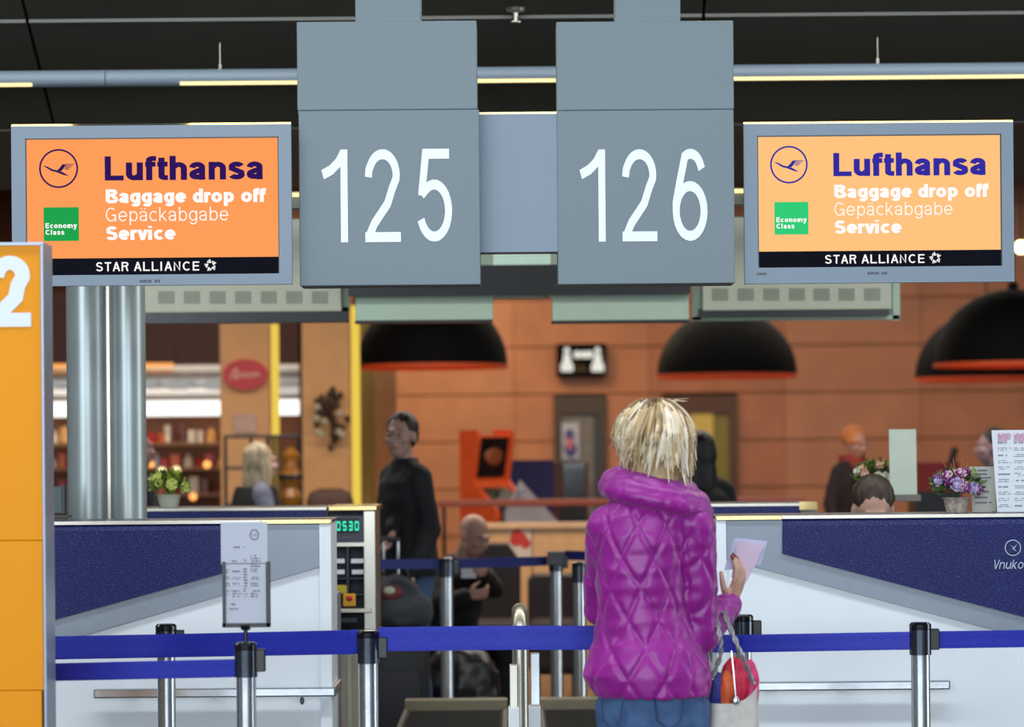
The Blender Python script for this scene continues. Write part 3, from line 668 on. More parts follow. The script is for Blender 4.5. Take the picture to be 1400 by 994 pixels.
# ================================================================== STANCHIONS AND BELTS
def stanchion(x, ytop, r_px, lab, head=.075, group='belt stanchions', d=None, base=True):
    s = (ytop+(x-700)*ROLL-HOR)/.552; d = d or F/s
    q = P(x, ytop, d); r = r_px/2/S(d); zt = q.z
    t = thing('belt_stanchion', (q.x, d, 0), lab, 'stanchion', group)
    MB().tube([(q.x, d, .02), (q.x, d, zt-.03)], r, 28).build('pole', M['chrome'], t, True)
    MB().lathe((q.x, d, 0), [(0, .0), (.17, 0), (.175, .008), (.15, .02), (.04, .035), (r, .05), (0, .05)], 36).build('base', M['steel'], t, True)
    h = MB(); R = r*1.16
    h.lathe((q.x, d, zt), [(0, 0), (R*.8, 0), (R, -.006), (R, -.02), (r*1.02, -.022), (r*1.02, -.03), (0, -.03)], 32); hd = h.build('cap', M['blackg'], t, True)
    MB().tube([(q.x, d, zt-.10), (q.x, d, zt-.022)], R, 28).build('belt_housing', mat('smoked_chrome', (92, 98, 108), .18, metal=.9), t, True)
    MB().box(q.x+R*.9, q.x+R*1.7, d-.015, d+.015, zt-.085, zt-.02, .003).build('belt_clip', M['black'], t)
    return t, q, d, r
s1 = stanchion(227, 853, 25, 'chrome belt stanchion at the left, in front of the navy wedge')
s2 = stanchion(336, 878, 27, 'chrome belt stanchion topped by the framed paper sign')
s3 = stanchion(503, 862, 27, 'chrome belt stanchion in front of the weighing console')
s4 = stanchion(1258, 851, 26, 'chrome belt stanchion at far right, in front of the bumper rail')
s5 = stanchion(1015, 840, 26, 'chrome belt stanchion behind the canvas handbag')
s6 = stanchion(905, 868, 26, 'belt stanchion hidden behind the magenta-jacketed woman', d=8.66)
s7 = stanchion(1492, 851, 26, 'belt stanchion beyond the right edge of the frame', d=s4[2]+.1)
s8 = stanchion(-104, 857, 26, 'belt stanchion hidden behind the orange totem board', d=s1[2]+.04)
r1 = stanchion(610, 762, 18, 'rear stanchion in front of the seated bald man')
r2 = stanchion(760, 755, 17, 'rear stanchion with black head, middle one of three at the back')
r3 = stanchion(792, 768, 18, 'rear stanchion just left of the magenta-jacketed woman')
MB().box(r2[1].x-.045, r2[1].x+.045, r2[2]-.045, r2[2]+.045, r2[1].z-.07, r2[1].z+.005, .004).build('four_way_head', M['black'], r2[0])

def belt(pts, h, m_, lab, name='barrier_belt', grp='retractable belts'):
    """pts: (x px, y centre px, d) of the belt's centre line; h in metres"""
    w_ = MB(); W3 = []
    for (x, y, d) in pts: W3.append(P(x, y, d))
    n = 10; R = []
    for a, b in zip(W3, W3[1:]):
        for i in range(n): R.append(a.lerp(b, i/n))
    R.append(W3[-1]); prev = None
    for p in R:
        q = [w_.bm.verts.new(p+Vector(o)) for o in ((0, -.001, h/2), (0, -.0025, h*.2), (0, -.0005, 0), (0, -.0025, -h*.2), (0, -.001, -h/2), (0, .0015, -h/2), (0, .0015, h/2))]
        if prev:
            for k in range(7): w_._f((prev[k], prev[(k+1) % 7], q[(k+1) % 7], q[k]))
        else: w_._f(q)
        prev = q
    w_._f(prev[::-1])
    return tag(w_.build(name, m_, None, True), lab, 'belt', grp)
dd1 = s1[2]-.06
belt([(-90, 889, dd1+.1), (227, 883, dd1), (480, 878, s3[2]-.01), (490, 877, s3[2])], .074, M['belt'], 'upper blue belt left of the weighing console, passing behind the sign post')
belt([(-60, 922, 8.5), (322, 913.5, s2[2])], .052, M['belt'], 'lower shorter blue belt ending at the paper sign stanchion')
belt([(517, 874, s3[2]), (700, 872, 8.6), (890, 872, 8.62)], .073, M['belt'], 'blue belt from the console stanchion to behind the magenta-jacketed woman')
belt([(922, 880, 8.7), (1015, 880, s5[2]-.35), (1243, 876, s4[2])], .056, M['belt'], 'blue belt between the canvas handbag and the far right stanchion')
belt([(1274, 875, s4[2]), (1480, 872, s4[2]+.1)], .054, M['belt'], 'short blue belt leaving the frame right of the far right stanchion')
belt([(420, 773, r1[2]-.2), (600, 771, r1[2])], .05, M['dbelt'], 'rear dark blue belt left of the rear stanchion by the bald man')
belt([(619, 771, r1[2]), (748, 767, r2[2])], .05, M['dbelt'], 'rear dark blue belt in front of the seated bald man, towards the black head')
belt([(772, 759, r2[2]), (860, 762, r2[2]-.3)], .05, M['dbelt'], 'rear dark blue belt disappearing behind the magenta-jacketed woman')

# sign holder on stanchion 2
d = s2[2]-.0; q = s2[1]
t = thing('paper_sign_holder', (q.x, d, q.z), 'black-framed holder with printed white price sheet on belt stanchion', 'sign')
m_ = MB(); m_.tube([(q.x, d, q.z-.001), (q.x, d, q.z+.05)], .006, 10); m_.tube([(q.x, d, q.z+.035), (q.x, d, q.z+.05)], [.012, .02], 10); m_.build('stem', M['black'], t)
m_ = MB(); pbox(m_, 304, 768, 308, 857, d-.012, .024); pbox(m_, 364, 768, 369, 857, d-.012, .024); pbox(m_, 304, 852, 369, 858, d-.012, .024); pbox(m_, 306, 770, 367, 856, d+.004, .004); m_.build('frame', M['black'], t)
m_ = MB(); a = P(302.5, 780, d).x; b = P(366, 780, d).x; zt_ = P(335, 714, d).z; zb_ = P(335, 853, d).z
m_.box(P(308.5, 780, d).x, P(363.5, 780, d).x, d-.004, d+.002, zb_, P(335, 770, d).z); m_.box(a, b, d-.004, d+.002, P(335, 771, d).z, zt_)
sh = m_.build('printed_sheet', mat('sheet_grey_white', (190, 192, 205), .6, var=.02), t)
m_ = MB(); y = d-.0052
c = P(348, 731, d); ribbon(m_, arc(c.x, c.z, .0115, .0145, 0, 360, 24), .0014, lambda q_: (q_.x, y, q_.y)); crane(m_, c.x, c.z, y, .011, False)
for (x0, y0, x1, y1, n, sd) in ((316, 746, 345, 750, 1, 1), (317, 765, 324, 769, 1, 2), (333, 764, 340, 768, 2, 3), (343, 758, 356, 776, 5, 4), (308, 777, 315, 784, 2, 5), (318, 779, 330, 783, 1, 6), (333, 776, 339, 818, 11, 7), (343, 777, 356, 783, 2, 8), (308, 787, 315, 792, 2, 9), (318, 788, 331, 793, 2, 10), (343, 788, 357, 793, 2, 11), (308, 796, 315, 802, 2, 12), (318, 796, 331, 802, 2, 13), (343, 796, 357, 802, 2, 14), (308, 806, 316, 814, 2, 15), (318, 806, 331, 817, 3, 16), (343, 806, 357, 817, 3, 17), (316, 824, 327, 828, 1, 18), (314, 831, 328, 834, 1, 19)):
    a = P(x0, y1, d); b = P(x1, y0, d); dashes(m_, a.x, b.x, a.z, b.z, y, n, sd, .5)
m_.build('printed_text', M['ink'], sh)

# ================================================================== YELLOW TOTEM
d = 8.0
t = thing('totem_sign', (P(-60, 800, d).x, d, 0), 'tall orange-yellow totem board with a large white 2, at left edge', 'sign')
for (y0, y1) in ((336, 739.7), (740.3, 944.7), (945.3, 1360)):
    m_ = MB(); pbox(m_, -190, y0, 59, y1, d, .14, .002); m_.build('face_panel', M['yellow'], t)
m_ = MB(); pbox(m_, 59, 333, 63.5, 1365, d-.006, .155, .002); pbox(m_, -196, 333, -190, 1365, d-.006, .155, .002); pbox(m_, -190, 332, 59, 336, d-.006, .155); m_.build('edge_frame', mat('totem_edge_grey', (150, 158, 172), .35, metal=.4), t)
MB().box(P(-200, 900, d).x, P(68, 900, d).x, d-.03, d+.17, 0, .03).build('foot_plate', M['steel'], t)
m_ = MB(); a = P(-16, 447, d); lettering(m_, '2', a.x, a.z, d-.0015, 97/S(d), .098, 65/S(d)); m_.build('number', mat('totem_white_film', (228, 234, 240), .4, var=.01), t)

# ================================================================== PENDANT LAMPS
def dome(xc, yr, d, rad, lab, ztop=4.66):
    c = P(xc, yr, d); t = thing('pendant_lamp', c, lab, 'lamp', 'black dome pendant lamps')
    pr = [(rad*math.cos(a), rad*.93*math.sin(a)) for a in [i*PI/2/14 for i in range(14)]]+[(.04, rad*.93)]
    MB().lathe(c, pr+[(.04, rad*.93+.05), (0, rad*.93+.05)], 48).build('shade', M['lamp_out'], t, True)
    MB().lathe(c, [(p*.985, z*.985-.004) for p, z in pr]+[(0, rad*.915)], 48).build('lining', M['lamp_in'], t, True)
    MB().lathe(c, [(rad+.004, .0), (rad+.004, -.03), (rad-.012, -.03), (rad-.012, 0)], 48).build('rim', M['lamp_in'], t, True)
    MB().tube([c+Vector((0, 0, rad*.93+.05)), Vector((c.x, c.y, ztop))], .008, 6).build('cord', M['black'], t)
    MB().ell(c+Vector((0, 0, rad*.45)), (.07, .07, .09)).build('bulb', emit('lamp_bulb', (255, 190, 120), 14), t, True)
dome(590.5, 499, 23.2, .615, 'black dome lamp with orange rim above the standing man')
dome(994, 512, 26.3, .645, 'black dome lamp with orange rim above the short-haired blonde woman')
dome(1386, 496, 22.6, .63, 'black dome lamp at right edge, nearer and higher of the two there', 4.66)
dome(1350, 516, 26.6, .67, 'black dome lamp at right edge, partly hidden behind the nearer one')
# small glowing bulb at the right edge
q = P(1396, 338, 21); t = thing('bare_bulb', q, 'small glowing bulb hanging at the right edge beside the peach screen', 'lamp')
MB().ell(q, (.05, .05, .05)).build('bulb', emit('bare_bulb_glow', (255, 225, 170), 6), t, True)
MB().tube([q+Vector((0, 0, .04)), (q.x, q.y, 4.66)], .006, 6).build('cord', M['black'], t)

# ================================================================== LIGHTBOX SIGN ON BACK WALL
d = 31.85
t = thing('lightbox_sign', P(795, 514, d), 'black lightbox sign with two glowing white figures on orange wall', 'sign')
m_ = MB(); pbox(m_, 761, 470, 829, 514, d, .14, .01); m_.build('box', mat('matte_black_box', (8, 8, 9), .9, spec=.1), t)
we = emit('lightbox_white', (236, 232, 220), 1.0)
for x in (775, 817):
    m_ = MB(); c = P(x, 480, d-.004); k = 1/S(d)
    disc2d(m_, c.x, c.z+1*k, d-.004, 4.2*k, 16)
    poly2d(m_, [(c.x+a*k, c.z-b*k) for a, b in ((-4.5, 4), (4.5, 4), (5, 12), (9, 22), (8, 28), (-8, 28), (-9, 22), (-5, 12))], d-.004)
    m_.build('white_figure', we, t)
m_ = MB(); c = P(785, 487, d)
for dx in (0, 9, 17): disc2d(m_, c.x+(4+dx)/S(d), c.z+2/S(d), d-.004, 5.2/S(d), 14)
m_.build('white_symbol', we, t)
m_ = MB(); a = P(787, 508, d); b = P(806, 498, d); dashes(m_, a.x, b.x, a.z, b.z, d-.004, 2, 4); m_.build('small_print', mat('gold_print', (120, 96, 50), .5), t)

# ================================================================== CAFE AREA (blurred background)
def slab(name, m, b, d, th, par=None, bev=0.0, z0=None):
    q = MB(); pbox(q, *b, d, th, bev)
    if z0 is not None:
        zmin = min(v.co.z for v in q.bm.verts)
        for v in q.bm.verts:
            if abs(v.co.z-zmin) < 1e-5+bev*1.1: v.co.z += z0-zmin
    return q.build(name, m, par)
# partition on the far left: brown fascia, columns
d = 26.0
t = thing('shop_kiosk', (P(230, 600, d).x, d, 0), 'brightly lit cafe shop front with brown fascia, steel hood and light strip', 'shop')
slab('fascia_board', M['brown'], (-60, 400, 239, 497), d, .1, t); slab('fascia_board', M['brown'], (241, 400, 420, 497), d, .1, t)
slab('rear_wall', mat('shop_back_wall', (150, 92, 60), .6, var=.2, scale=2), (-60, 480, 420, 900), d+1.2, .1, t, z0=0)
slab('side_wall', M['brown'], (410, 400, 420, 900), d, 1.3, t, z0=0)
slab('warm_strip', emit('warm_shop_glow', (255, 170, 90), 1.2), (-60, 494, 236, 503), d+.25, .05, t)
m_ = MB(); A = P(-60, 525, d+.4); B = P(420, 525, d+.4); m_.tube([(A.x, A.y, A.z), (B.x, A.y, A.z)], 23/S(d+.4), 24); m_.build('steel_hood', mat('hood_steel', (196, 194, 190), .35, metal=.5), t, True)
for x in (203, 248, 298): slab('hood_label', M['white'], (x-18, 519, x+10, 533), d-.02, .02, t)
slab('light_strip', emit('shop_white_strip', (255, 252, 246), 1.5), (-60, 548, 414, 569), d+.1, .2, t)
goods = []; PK = {}
for sh, yy in enumerate((606, 640, 676)):
    slab('shelf', mat('shelf_wood', (150, 100, 60), .5), (-60, yy, 302, yy+4), d+.5, .6, t)
slab('lower_counter', mat('shop_counter', (120, 70, 44), .5), (-60, 694, 410, 900), d+.4, .8, t, z0=0)
cols_g = [(196, 44, 34), (214, 96, 40), (226, 206, 180), (186, 60, 60), (236, 170, 90), (110, 50, 40), (210, 214, 224)]
gm_ = [mat('package_colour_%s' % n, c, .4) for n, c in zip(('red', 'orange', 'cream', 'crimson', 'amber', 'cocoa', 'silver'), cols_g)]
gn = ['red', 'orange', 'cream', 'crimson', 'amber', 'cocoa', 'silver']
rr = random.Random(5)
for sh, (yy, hh, rowname) in enumerate(((606, 26, 'top'), (640, 24, 'middle'), (676, 26, 'bottom'))):
    x = 66
    while x < 296:
        wpx = rr.choice((9, 12, 15)); h_ = hh*rr.uniform(.55, 1); k = rr.randrange(7)
        if not (92 < x+wpx/2 < 200):
            a, b = P(x, yy, d+.6), P(x+wpx, yy, d+.6); zt_ = P(x, yy-h_, d+.6).z; m_ = MB()
            if rr.random() < .5: m_.box(a.x, b.x-.01, d+.6, d+.72, a.z, zt_, .01)
            else: m_.lathe(((a.x+b.x)/2, d+.66, a.z), [(0, 0), ((b.x-a.x)*.45, 0), ((b.x-a.x)*.45, (zt_-a.z)*.7), ((b.x-a.x)*.2, (zt_-a.z)*.8), ((b.x-a.x)*.2, zt_-a.z), (0, zt_-a.z)], 12)
            o = tag(m_.build('shop_package', gm_[k]), None, 'package', 'packages on the %s shop shelf' % rowname); PK[o.name] = (gn[k], rowname); goods.append((sh, o))
        x += wpx+1.5
ORD = ['first', 'second', 'third', 'fourth', 'fifth', 'sixth', 'seventh', 'eighth', 'ninth', 'tenth', 'eleventh', 'twelfth']
for sh in range(3):
    row = [o for k_, o in goods if k_ == sh][::-1]
    for n_, o in enumerate(row):
        c_, rn = PK[o.name]
        o['label'] = 'small %s package on the %s shelf of the lit shop, %s from the tan pillar' % (c_, rn, ORD[n_] if n_ < 12 else 'farthest')
for i, (x, y, r_, lab) in enumerate(((221, 644, 5, 'glowing round lamp in the cafe shop, above the potted plant, left one'), (241, 643, 5, 'glowing round lamp in the cafe shop, above the potted plant, right one'), (283, 635, 5, 'glowing orange lamp at the right end of the middle shop shelf'), (264, 679, 5, 'small glowing orange lamp low in shop, right of potted plant'), (207, 635, 4, 'dim orange lamp in the shop just right of the twin posts'))):
    q = P(x, y, d+.35); m_ = MB(); m_.ell(q, (r_/S(d),)*3); o = m_.build('round_lamp', emit('shop_lamp_%s' % ('white' if i < 2 else 'amber'), (255, 236, 180) if i < 2 else (255, 170, 90), 2.0), None, True)
    tag(o, lab, 'lamp', 'shop lamps')
# orange column with oval sign
d = 22.5
t = thing('tan_pillar', (P(336, 900, d).x, d, 0), 'broad orange-tan pillar carrying the red oval sign', 'pillar')
slab('shaft', M['tan'], (302, 380, 369, 900), d, .4, t, z0=0)
q = P(335, 512, d-.06); t = thing('oval_sign', q+Vector((0, 0, -.16)), 'red oval cafe sign with pale script on the tan pillar', 'sign')
m_ = MB(); poly = [(q.x+30/S(d)*math.cos(a), q.z+21/S(d)*math.sin(a)) for a in [k*PI/20 for k in range(40)]]; m_.prism(poly, d-.06, d+.0); m_.build('board', mat('oval_sign_red', (168, 22, 20), .4, emis=(170, 20, 18), estr=.25), t)
m_ = MB(); cur = [(-20, -6), (-15, 6), (-11, 8), (-12, 0), (-14, -6), (-9, -4), (-6, 3), (-3, -4), (0, 3), (2, -4), (5, 2), (7, -4), (10, 3), (12, -3), (16, 2), (20, -2)]
ribbon(m_, [(q.x+a/S(d), q.z+b/S(d)) for a, b in cur], .008, lambda v: (v.x, d-.062, v.y)); m_.build('script_lettering', mat('script_pink', (226, 170, 150), .5), t)
m_ = MB(); pbox(m_, 320, 566, 350, 592, d-.02, .018); tag(m_.build('notice', mat('pink_notice', (202, 160, 140), .5)), 'small pale notice stuck on the tan pillar under the red oval', 'notice')
t = thing('tan_pillar', (P(446, 900, d).x, d, 0), 'broad orange-tan pillar between the two yellow light tubes', 'pillar')
slab('shaft', M['tan'], (414, 380, 479, 900), d, .4, t, z0=0)
# yellow light tubes
for (x, y0, y1, wd, lab) in ((376, 443, 597, 11, 'shorter yellow vertical light tube beside the tan pillar with oval sign'), (486, 418, 700, 12, 'taller yellow vertical light tube left of the standing man')):
    d = 21.5; t = thing('light_tube', (P(x, 900, d).x, d, 0), lab, 'light', 'yellow light tubes')
    c = P(x, 500, d).x; z1_, z0_ = P(x, y0, d).z, P(x, y1, d).z; r_ = wd/2/S(d)
    MB().tube([(c, d, z0_), (c, d, z1_)], r_, 16).build('glowing_tube', emit('yellow_tube', (238, 204, 84), 1.0), t, True)
    MB().tube([(c, d, 0), (c, d, z0_)], r_*.8, 12).build('lower_pole', M['olived'], t, True)
    MB().tube([(c, d, z1_), (c, d, 4.66)], r_*.6, 12).build('upper_pole', M['brown'], t, True)
# olive curtain
d = 25
t = thing('olive_screen', (P(516, 900, d).x, d, 0), 'pale olive-tan ribbed screen between the yellow tube and orange wall', 'screen wall')
for i, x in enumerate(range(494, 536, 10)):
    slab('panel', M['olive'] if i < 2 else M['tan'], (x, 440, x+9.2, 900), d+(i % 2)*.02, .05, t, z0=0)
# wrought iron railing and decorations near the pillars
t = thing('iron_rack', (P(360, 900, 21).x, 21, 0), 'thin black iron display rack behind the blonde woman', 'rack')
d = 21
for x in (308, 343, 366, 408):
    a = P(x, 597, d); MB().tube([(a.x, d, 0), (a.x, d, a.z)], .012, 8).build('upright', M['black'], t)
for yy in (597, 640, 690):
    a = P(306, yy, d); b = P(410, yy, d); MB().tube([(a.x, d, a.z), (b.x, d, a.z)], .012, 8).build('crossbar', M['black'], t)
def twig(x, y, d, n, spread, lab, c1_, c2_):
    q = P(x, y, d); rr = random.Random(x); t = thing('dried_decoration', q, lab, 'decoration')
    m_ = MB()
    for k in range(n):
        a = rr.uniform(0, 2*PI); L_ = spread*rr.uniform(.4, 1); e = q+Vector((math.cos(a)*L_*.6, -.05-rr.random()*.05, math.sin(a)*L_))
        m_.tube([q, (q+e)/2+Vector((rr.uniform(-.03, .03), 0, rr.uniform(-.03, .03))), e], [.008, .006, .003], 5)
        m_.ell(e, (.025, .02, .03), None, 8, 6)
    m_.build('twigs', c1_, t)
    m_ = MB()
    for k in range(n//3): m_.ell(q+Vector((rr.uniform(-.5, .5)*spread, -.1, rr.uniform(-.6, .6)*spread)), (.03,)*3, None, 8, 6)
    m_.build('pale_heads', c2_, t)
tw = mat('dry_twig_brown', (70, 48, 34), .7); th_ = mat('dry_pale', (196, 178, 148), .7)
twig(452, 572, 22.49, 26, .24, 'dried twig arrangement fixed on the tan pillar left of the tall yellow tube', tw, th_)
t = thing('bottle_lamp', P(398, 690, 20.9), 'dark amber vase-like lamp on the iron rack right of the blonde woman', 'lamp')
q = P(398, 690, 20.9); MB().lathe(q, [(0, 0), (.06, 0), (.08, .06), (.05, .12), (.09, .2), (.05, .30), (.07, .36), (.03, .42), (0, .42)], 20).build('body', mat('amber_glass', (150, 96, 30), .25), t, True)
MB().lathe(q, [(.092, .19), (.094, .21), (.092, .22)], 20).build('band', M['black'], t)
t = thing('dark_sofa', (P(450, 800, 20).x, 20, 0), 'dark rounded sofa back below the twig decoration, left of yellow tube', 'sofa')
m_ = MB(); a = P(418, 700, 20).x; b = P(482, 700, 20).x; z_ = P(450, 668, 20).z; m_.box(a, b, 20, 20.25, .35, z_, .09); m_.build('backrest', mat('sofa_brown', (74, 42, 30), .6), t, True)
MB().box(a, b, 19.4, 20.0, .12, .42, .06).build('seat', MATS['sofa_brown'], t, True)
for u in (a+.04, b-.04):
    for v in (19.46, 20.18): MB().tube([(u, v, 0), (u, v, .36)], .018, 8).build('leg', M['black'], t)

# arcade machine, orange
d = 23.0; a = P(634, 700, d); t = thing('arcade_machine', (P(671, 700, d).x, d, 0), 'bright orange-red arcade machine against the orange wall', 'arcade machine', rz=math.radians(38))
t.location.z = 0
# local frame: front faces -Y, profile drawn in (y,z)
orm = mat('orange_red_cabinet', (244, 96, 44), .4)
def prof(mb, pts, x0, x1):
    A = [mb.bm.verts.new((x0, y, z)) for y, z in pts]; B = [mb.bm.verts.new((x1, y, z)) for y, z in pts]
    mb._f(A); mb._f(B[::-1]); n = len(A)
    for i in range(n): mb._f((A[i], B[i], B[(i+1) % n], A[(i+1) % n]))
    return mb
pr = [(.16, 0), (.16, 1.68), (-.06, 1.68), (-.08, 1.62), (-.01, 1.28), (-.05, 1.24), (-.30, 1.05), (-.31, .96), (-.24, .88), (-.24, 0)]
prof(MB(), pr, -.19, -.155).build('side_panel', orm, t, local=True); prof(MB(), pr, .155, .19).build('side_panel', orm, t, local=True)
ins = [(.14, .02), (.14, 1.64), (-.05, 1.64), (-.06, 1.62), (.02, 1.28), (-.03, 1.20), (-.27, 1.02), (-.28, .97), (-.20, .86), (-.20, .02)]
prof(MB(), ins, -.155, .155).build('cabinet_body', orm, t, local=True)
prof(MB(), [(-.066, 1.62), (.008, 1.30), (-.002, 1.30), (-.076, 1.62)], -.135, .135).build('screen', mat('arcade_screen', (44, 30, 26), .2, var=.5, scale=8, dark=(24, 16, 20)), t, local=True)
m_ = MB(); m_.ell((0, -.045, 1.47), (.09, .02, .08)); m_.build('screen_picture', mat('arcade_picture', (150, 74, 34), .4), t, local=True)
prof(MB(), [(-.05, 1.20), (-.26, 1.04), (-.268, 1.055), (-.055, 1.215)], -.13, .13).build('control_panel', mat('arcade_controls', (60, 58, 40), .4), t, local=True)
MB().tube([(-.06, -.15, 1.11), (-.06, -.17, 1.19)], .012, 8).build('joystick', M['black'], t, local=True)
MB().box(-.12, .12, -.213, -.199, .80, .85).build('navy_label', M['navyp'], t, local=True)
MB().box(-.1, .1, -.213, -.199, .2, .5).build('coin_door', M['black'], t, local=True)
# navy banner panel and boards
d = 24.5
t = thing('navy_banner_board', (P(720, 800, d).x, d, 0), 'navy board standing right of the orange arcade machine', 'board')
slab('board', M['navyp'], (684, 629, 757, 716), d, .05, t)
m_ = MB(); a = P(690, 700, d).x; b = P(751, 700, d).x
for u in (a, b): m_.box(u-.02, u+.02, d+.01, d+.05, 0, .95)
m_.build('support_leg', M['black'], t)
t = thing('brown_cabinet', (P(778, 800, d).x, d, 0), 'brown and black tall cabinet in front of the grey door', 'cabinet')
slab('side', M['brown'], (757, 632, 771, 800), d, .4, t, z0=0); slab('front', M['blackg'], (771, 634, 800, 800), d+.02, .38, t, z0=0); slab('edge', M['brown'], (800, 632, 805, 800), d, .4, t, z0=0)
d = 22.6
t = thing('folded_display_board', (P(725, 800, d).x, d, 0), 'pale grey pointed display board leaning in front of the navy board', 'board')
m_ = MB(); pplate(m_, [(711, 656), (762, 712), (762, 722), (690, 722), (690, 700)], d, .03); m_.build('board', mat('pale_grey_board', (168, 158, 160), .5), t)
m_ = MB(); a = P(726, 716, d); m_.box(a.x-.2, a.x+.2, d+.03, d+.06, 0, a.z); m_.build('stand', M['brown'], t)
m_ = MB(); a = P(704, 684, d-.004); b = P(722, 670, d); dashes(m_, a.x, b.x, a.z, b.z, d-.004, 3, 5); m_.build('printed_lines', M['navyp'], t)
# handrail
d = 21.8; t = thing('handrail', (P(700, 800, d).x, d, 0), 'reddish-brown horizontal handrail in front of the arcade machine', 'railing')
a = P(598, 688, d); b = P(1100, 688, d); MB().box(a.x, b.x, d-.03, d+.03, a.z-.03, a.z+.025, .01).build('top_rail', mat('rail_red_brown', (150, 66, 38), .4), t)
for k in range(7):
    x = a.x+.05+(b.x-a.x-.1)*k/6; MB().tube([(x, d, 0), (x, d, a.z-.02)], .014, 10).build('upright', M['black'], t, True)
# tan cafe counter behind the seated man
d = 20.5; t = thing('cafe_counter', (P(725, 800, d).x, d, 0), 'light tan cafe counter behind the seated man', 'counter')
lt = mat('light_tan_laminate', (214, 160, 106), .4)
for (x0, x1) in ((645, 727), (729, 812)): slab('front_panel', lt, (x0, 719, x1, 860), d, .3, t, z0=0)
slab('counter_top', mat('pale_tan_top', (220, 172, 124), .35), (643, 716, 816, 722), d-.03, .4, t)
m_ = MB(); q = P(712, 742, d-.006); rr = random.Random(3)
for k in range(7): disc2d(m_, q.x+rr.uniform(-.05, .05), q.z+rr.uniform(-.08, .08), d-.006-k*.0003, rr.uniform(.02, .05), 10)
m_.build('red_flower_print', mat('red_print', (196, 48, 34), .5), t)
slab('white_print_panel', mat('pale_print_ground', (214, 190, 168), .5), (696, 724, 727, 768), d-.004, .003, t)
t = thing('dark_armchair', (P(678, 800, 18.2).x, 18.2, 0), 'dark brown armchair behind the seated bald man', 'armchair')
m_ = MB(); d = 18.2; pplate(m_, [(640, 752), (648, 745), (694, 745), (712, 770), (712, 850), (640, 850)], d, .5); m_.build('backrest', mat('armchair_brown', (50, 36, 30), .6), t)
a, b = P(640, 850, d).x, P(712, 850, d).x; MB().box(a, b, d-.5, d+.5, .12, .45, .05).build('seat', MATS['armchair_brown'], t)
for u in (a+.05, b-.05):
    for v in (d-.44, d+.44): MB().tube([(u, v, 0), (u, v, .16)], .02, 8).build('leg', M['black'], t)
t = thing('dark_armchair', (P(757, 800, 18.2).x, 18.2, 0), 'dark brown armchair between the bald man and the magenta-jacketed woman', 'armchair')
m_ = MB(); d = 18.2; pplate(m_, [(722, 796), (730, 788), (790, 788), (798, 796), (798, 860), (722, 860)], d, .5); m_.build('backrest', mat('armchair_brown', (50, 36, 30), .6), t)
a, b = P(722, 850, d).x, P(798, 850, d).x; MB().box(a, b, d-.5, d+.5, .12, .45, .05).build('seat', MATS['armchair_brown'], t)
for u in (a+.05, b-.05):
    for v in (d-.44, d+.44): MB().tube([(u, v, 0), (u, v, .16)], .02, 8).build('leg', M['black'], t)
# red box on the right, far behind
d = 24; t = thing('red_cabinet', (P(1282, 800, d).x, d, 0), 'red blurred cabinet behind the purple flower basket', 'cabinet')
slab('body', mat('dark_red_cabinet', (150, 30, 26), .5), (1257, 632, 1312, 672), d, .4, t); slab('lower_part', M['black'], (1252, 672, 1316, 800), d, .45, t, z0=0)
MB().tube([P(1300, 633, d), P(1306, 612, d)], .03, 10).build('spout', M['black'], t)
# teal monitor behind left counter
d = 10.5; t = thing('agent_monitor', P(72, 706, d), 'dark agent monitor with teal glow left of the aluminium posts', 'monitor')
m_ = MB(); pbox(m_, 30, 664, 90, 704, d, .04, .004); m_.build('housing', M['black'], t)
m_ = MB(); pbox(m_, 33, 667, 84, 700, d-.002, .003); m_.build('panel_face', mat('teal_dark', (16, 52, 62), .25), t)
m_ = MB(); q = P(62, 704, d); m_.box(q.x-.015, q.x+.015, d+.04, d+.06, 1.287, q.z+.05); m_.box(q.x-.08, q.x+.08, d+.0, d+.12, 1.287, 1.295); m_.build('stand', M['black'], t)

